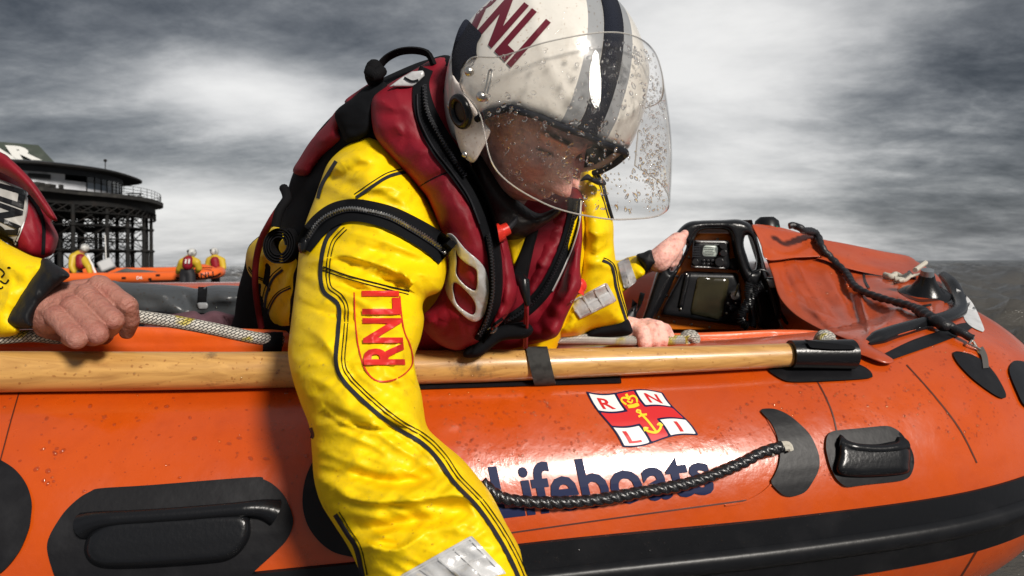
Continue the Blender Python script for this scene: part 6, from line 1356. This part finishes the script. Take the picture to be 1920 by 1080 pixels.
# arched lattice under the deck edge
lat = MB()
for i in range(len(dks)):
    a = dks[i]; b_ = dks[(i + 1) % len(dks)]
    if a[0] < -60 and a[1] < 95: continue
    a, b_ = inset([a, b_] + dks, 1.0)[:2]; lat.tube([(*a, ZD_ - 1.5), (*b_, ZD_ - 2.3)], .07, 4); lat.tube([(*b_, ZD_ - 1.5), (*a, ZD_ - 2.3)], .07, 4); lat.tube([(*a, ZD_ - 2.3), (*b_, ZD_ - 2.3)], .08, 4)
tag(rods.build('bracing_rods', M_iron, pier), kind='stuff'); tag(hor.build('tie_beams', M_iron, pier), kind='stuff'); tag(lat.build('edge_lattice', M_iron, pier), kind='stuff')
# railing round the open end
rl = MB(); E_ = [p for p in inset(dks, .3) if p[1] > 79 and p[0] > -62]
for p in E_:
    rl.tube([(*p, ZD_), (*p, ZD_ + 1.15)], .035, 4)
for z in (.4, .75, 1.13): rl.tube([(*p, ZD_ + z) for p in E_], .028, 4)
tag(rl.build('railing', M_iron, pier), None)
# pavilion
bf = [(-75, 62), (-60, 67), (-51.5, 71), (-48.8, 73.5), (-47.0, 77.5), (-46.8, 82), (-47.8, 85.5), (-50, 88), (-54, 90), (-75, 90)]
bs = [tuple(p) for p in cr(bf, 1.1)]
M_wall = mat('pavilion_wall', (.60, .62, .66), .7, var=[(.8, .5, (.2, .21, .23), .5, .7)]); M_band = mat('dark_band', (.03, .035, .045), .6)
prism(inset(bs, .25), ZD_, ZD_ + .95, 'pavilion_wall', M_wall, pier); prism(inset(bs, .1), ZD_ + 1.62, ZD_ + 2.15, 'upper_band', M_band, pier)
prism(inset([(-75, 62), (-60, 67), (-51.5, 71), (-49.0, 73.5), (-48.2, 75.2), (-60, 80), (-75, 80)], .2), ZD_ + .95, ZD_ + 1.62, 'pavilion_wall', M_wall, pier)
prism([(-50.0, 71.9), (-48.7, 73.3), (-49.2, 73.9), (-50.6, 72.4)], ZD_ + .9, ZD_ + 1.35, 'window', M_blk, pier)
M_gls = clear_mat('pavilion_glass', (.45, .5, .55), 1.6, .15, .03)
gl = [p for p in inset(bs, .2) if p[1] > 76.5 and p[0] > -58]
for a, b_ in zip(gl[:-1], gl[1:]):
    v = [(*a, ZD_ + .3), (*b_, ZD_ + .3), (*b_, ZD_ + 1.62), (*a, ZD_ + 1.62)]; w = mesh_obj('window', v, [(0, 1, 2, 3)], M_gls, pier, False); md = w.modifiers.new('s', 'SOLIDIFY'); md.thickness = .05
    MB().tube([(*a, ZD_), (*a, ZD_ + 1.65)], .07, 6).build('mullion', M_iron, pier)
rf = [(-77, 60), (-60, 65.5), (-50.2, 69.5), (-47, 72), (-45.0, 76.5), (-45.0, 81), (-46.6, 87.5), (-49.5, 90.6), (-54, 92), (-77, 92)]
rs = [tuple(p) for p in cr(rf, 1.1)]
roof = prism(rs, ZD_ + 2.15, ZD_ + 2.35, 'roof', M_iron, pier); prism(inset(rs, .6), ZD_ + 2.36, ZD_ + 2.5, 'roof', M_band, pier)
MB().tube([(-49.2, 84, ZD_ + 2.3), (-49.2, 84, ZD_ + 4.3)], .06, 6).ball((-49.2, 84, ZD_ + 4.4), .2, 8, 6).build('lamp_post', M_iron, pier)
A, B_, C_, D_ = V(-160, 252, 74), V(72, 272, 78), V(104, 306, 76), V(-160, 296, 72)
back_ = Vector((-9, 3, -3.4)); mo = mat('moss_roof', (.045, .055, .045), .9, var=[(.6, .6, (.09, .10, .085), .5, .68), (2, .4, (.03, .06, .03), .5, .7)])
sg = mesh_obj('sloping_roof', [A, B_, C_, D_, A + back_, B_ + back_, C_ + back_, D_ + back_], [(0, 3, 2, 1), (0, 1, 5, 4), (1, 2, 6, 5), (2, 3, 7, 6), (3, 0, 4, 7), (4, 5, 6, 7)], mo, pier, False)
pn_ = (B_ - A).cross(D_ - A).normalized(); LP, LF, lw = letters('AR', .06, 1.0, .3); LQ = quadmap([(-32, 294), (78, 298.5), (60, 275), (-46, 270)]); lv_2 = []
for x, y in LP:
    p = LQ(x / lw, y); d = pxdir(float(p[0]), float(p[1])).normalized(); k = (A - CAMP).dot(pn_) / d.dot(pn_) - 1.6; lv_2.append(CAMP + d * k)
mesh_obj('lettering', lv_2, LF, mat('faded_white', (.60, .60, .57), .8), sg, False)
# picnic table on the open deck
pt_ = thing('picnic_table', 'wooden picnic table standing on the open round end of the pier deck', 'table', (-47.5, 88, ZD_))
o_ = Vector((-47.6, 87.5, ZD_)); MB().box(o_ + Vector((0, 0, .75)), (1.9, .8, .08)).build('table_top', M_iron, pt_, smooth=False)
for s in (-1, 1): MB().box(o_ + Vector((0, .75 * s, .45)), (1.9, .28, .06)).build('bench', M_iron, pt_, smooth=False); MB().tube([o_ + Vector((.7 * s, -.75, 0)), o_ + Vector((.7 * s, .1, .75))], .06, 5).build('leg', M_iron, pt_); MB().tube([o_ + Vector((.7 * s, .75, 0)), o_ + Vector((.7 * s, -.1, .75))], .06, 5).build('leg', M_iron, pt_)
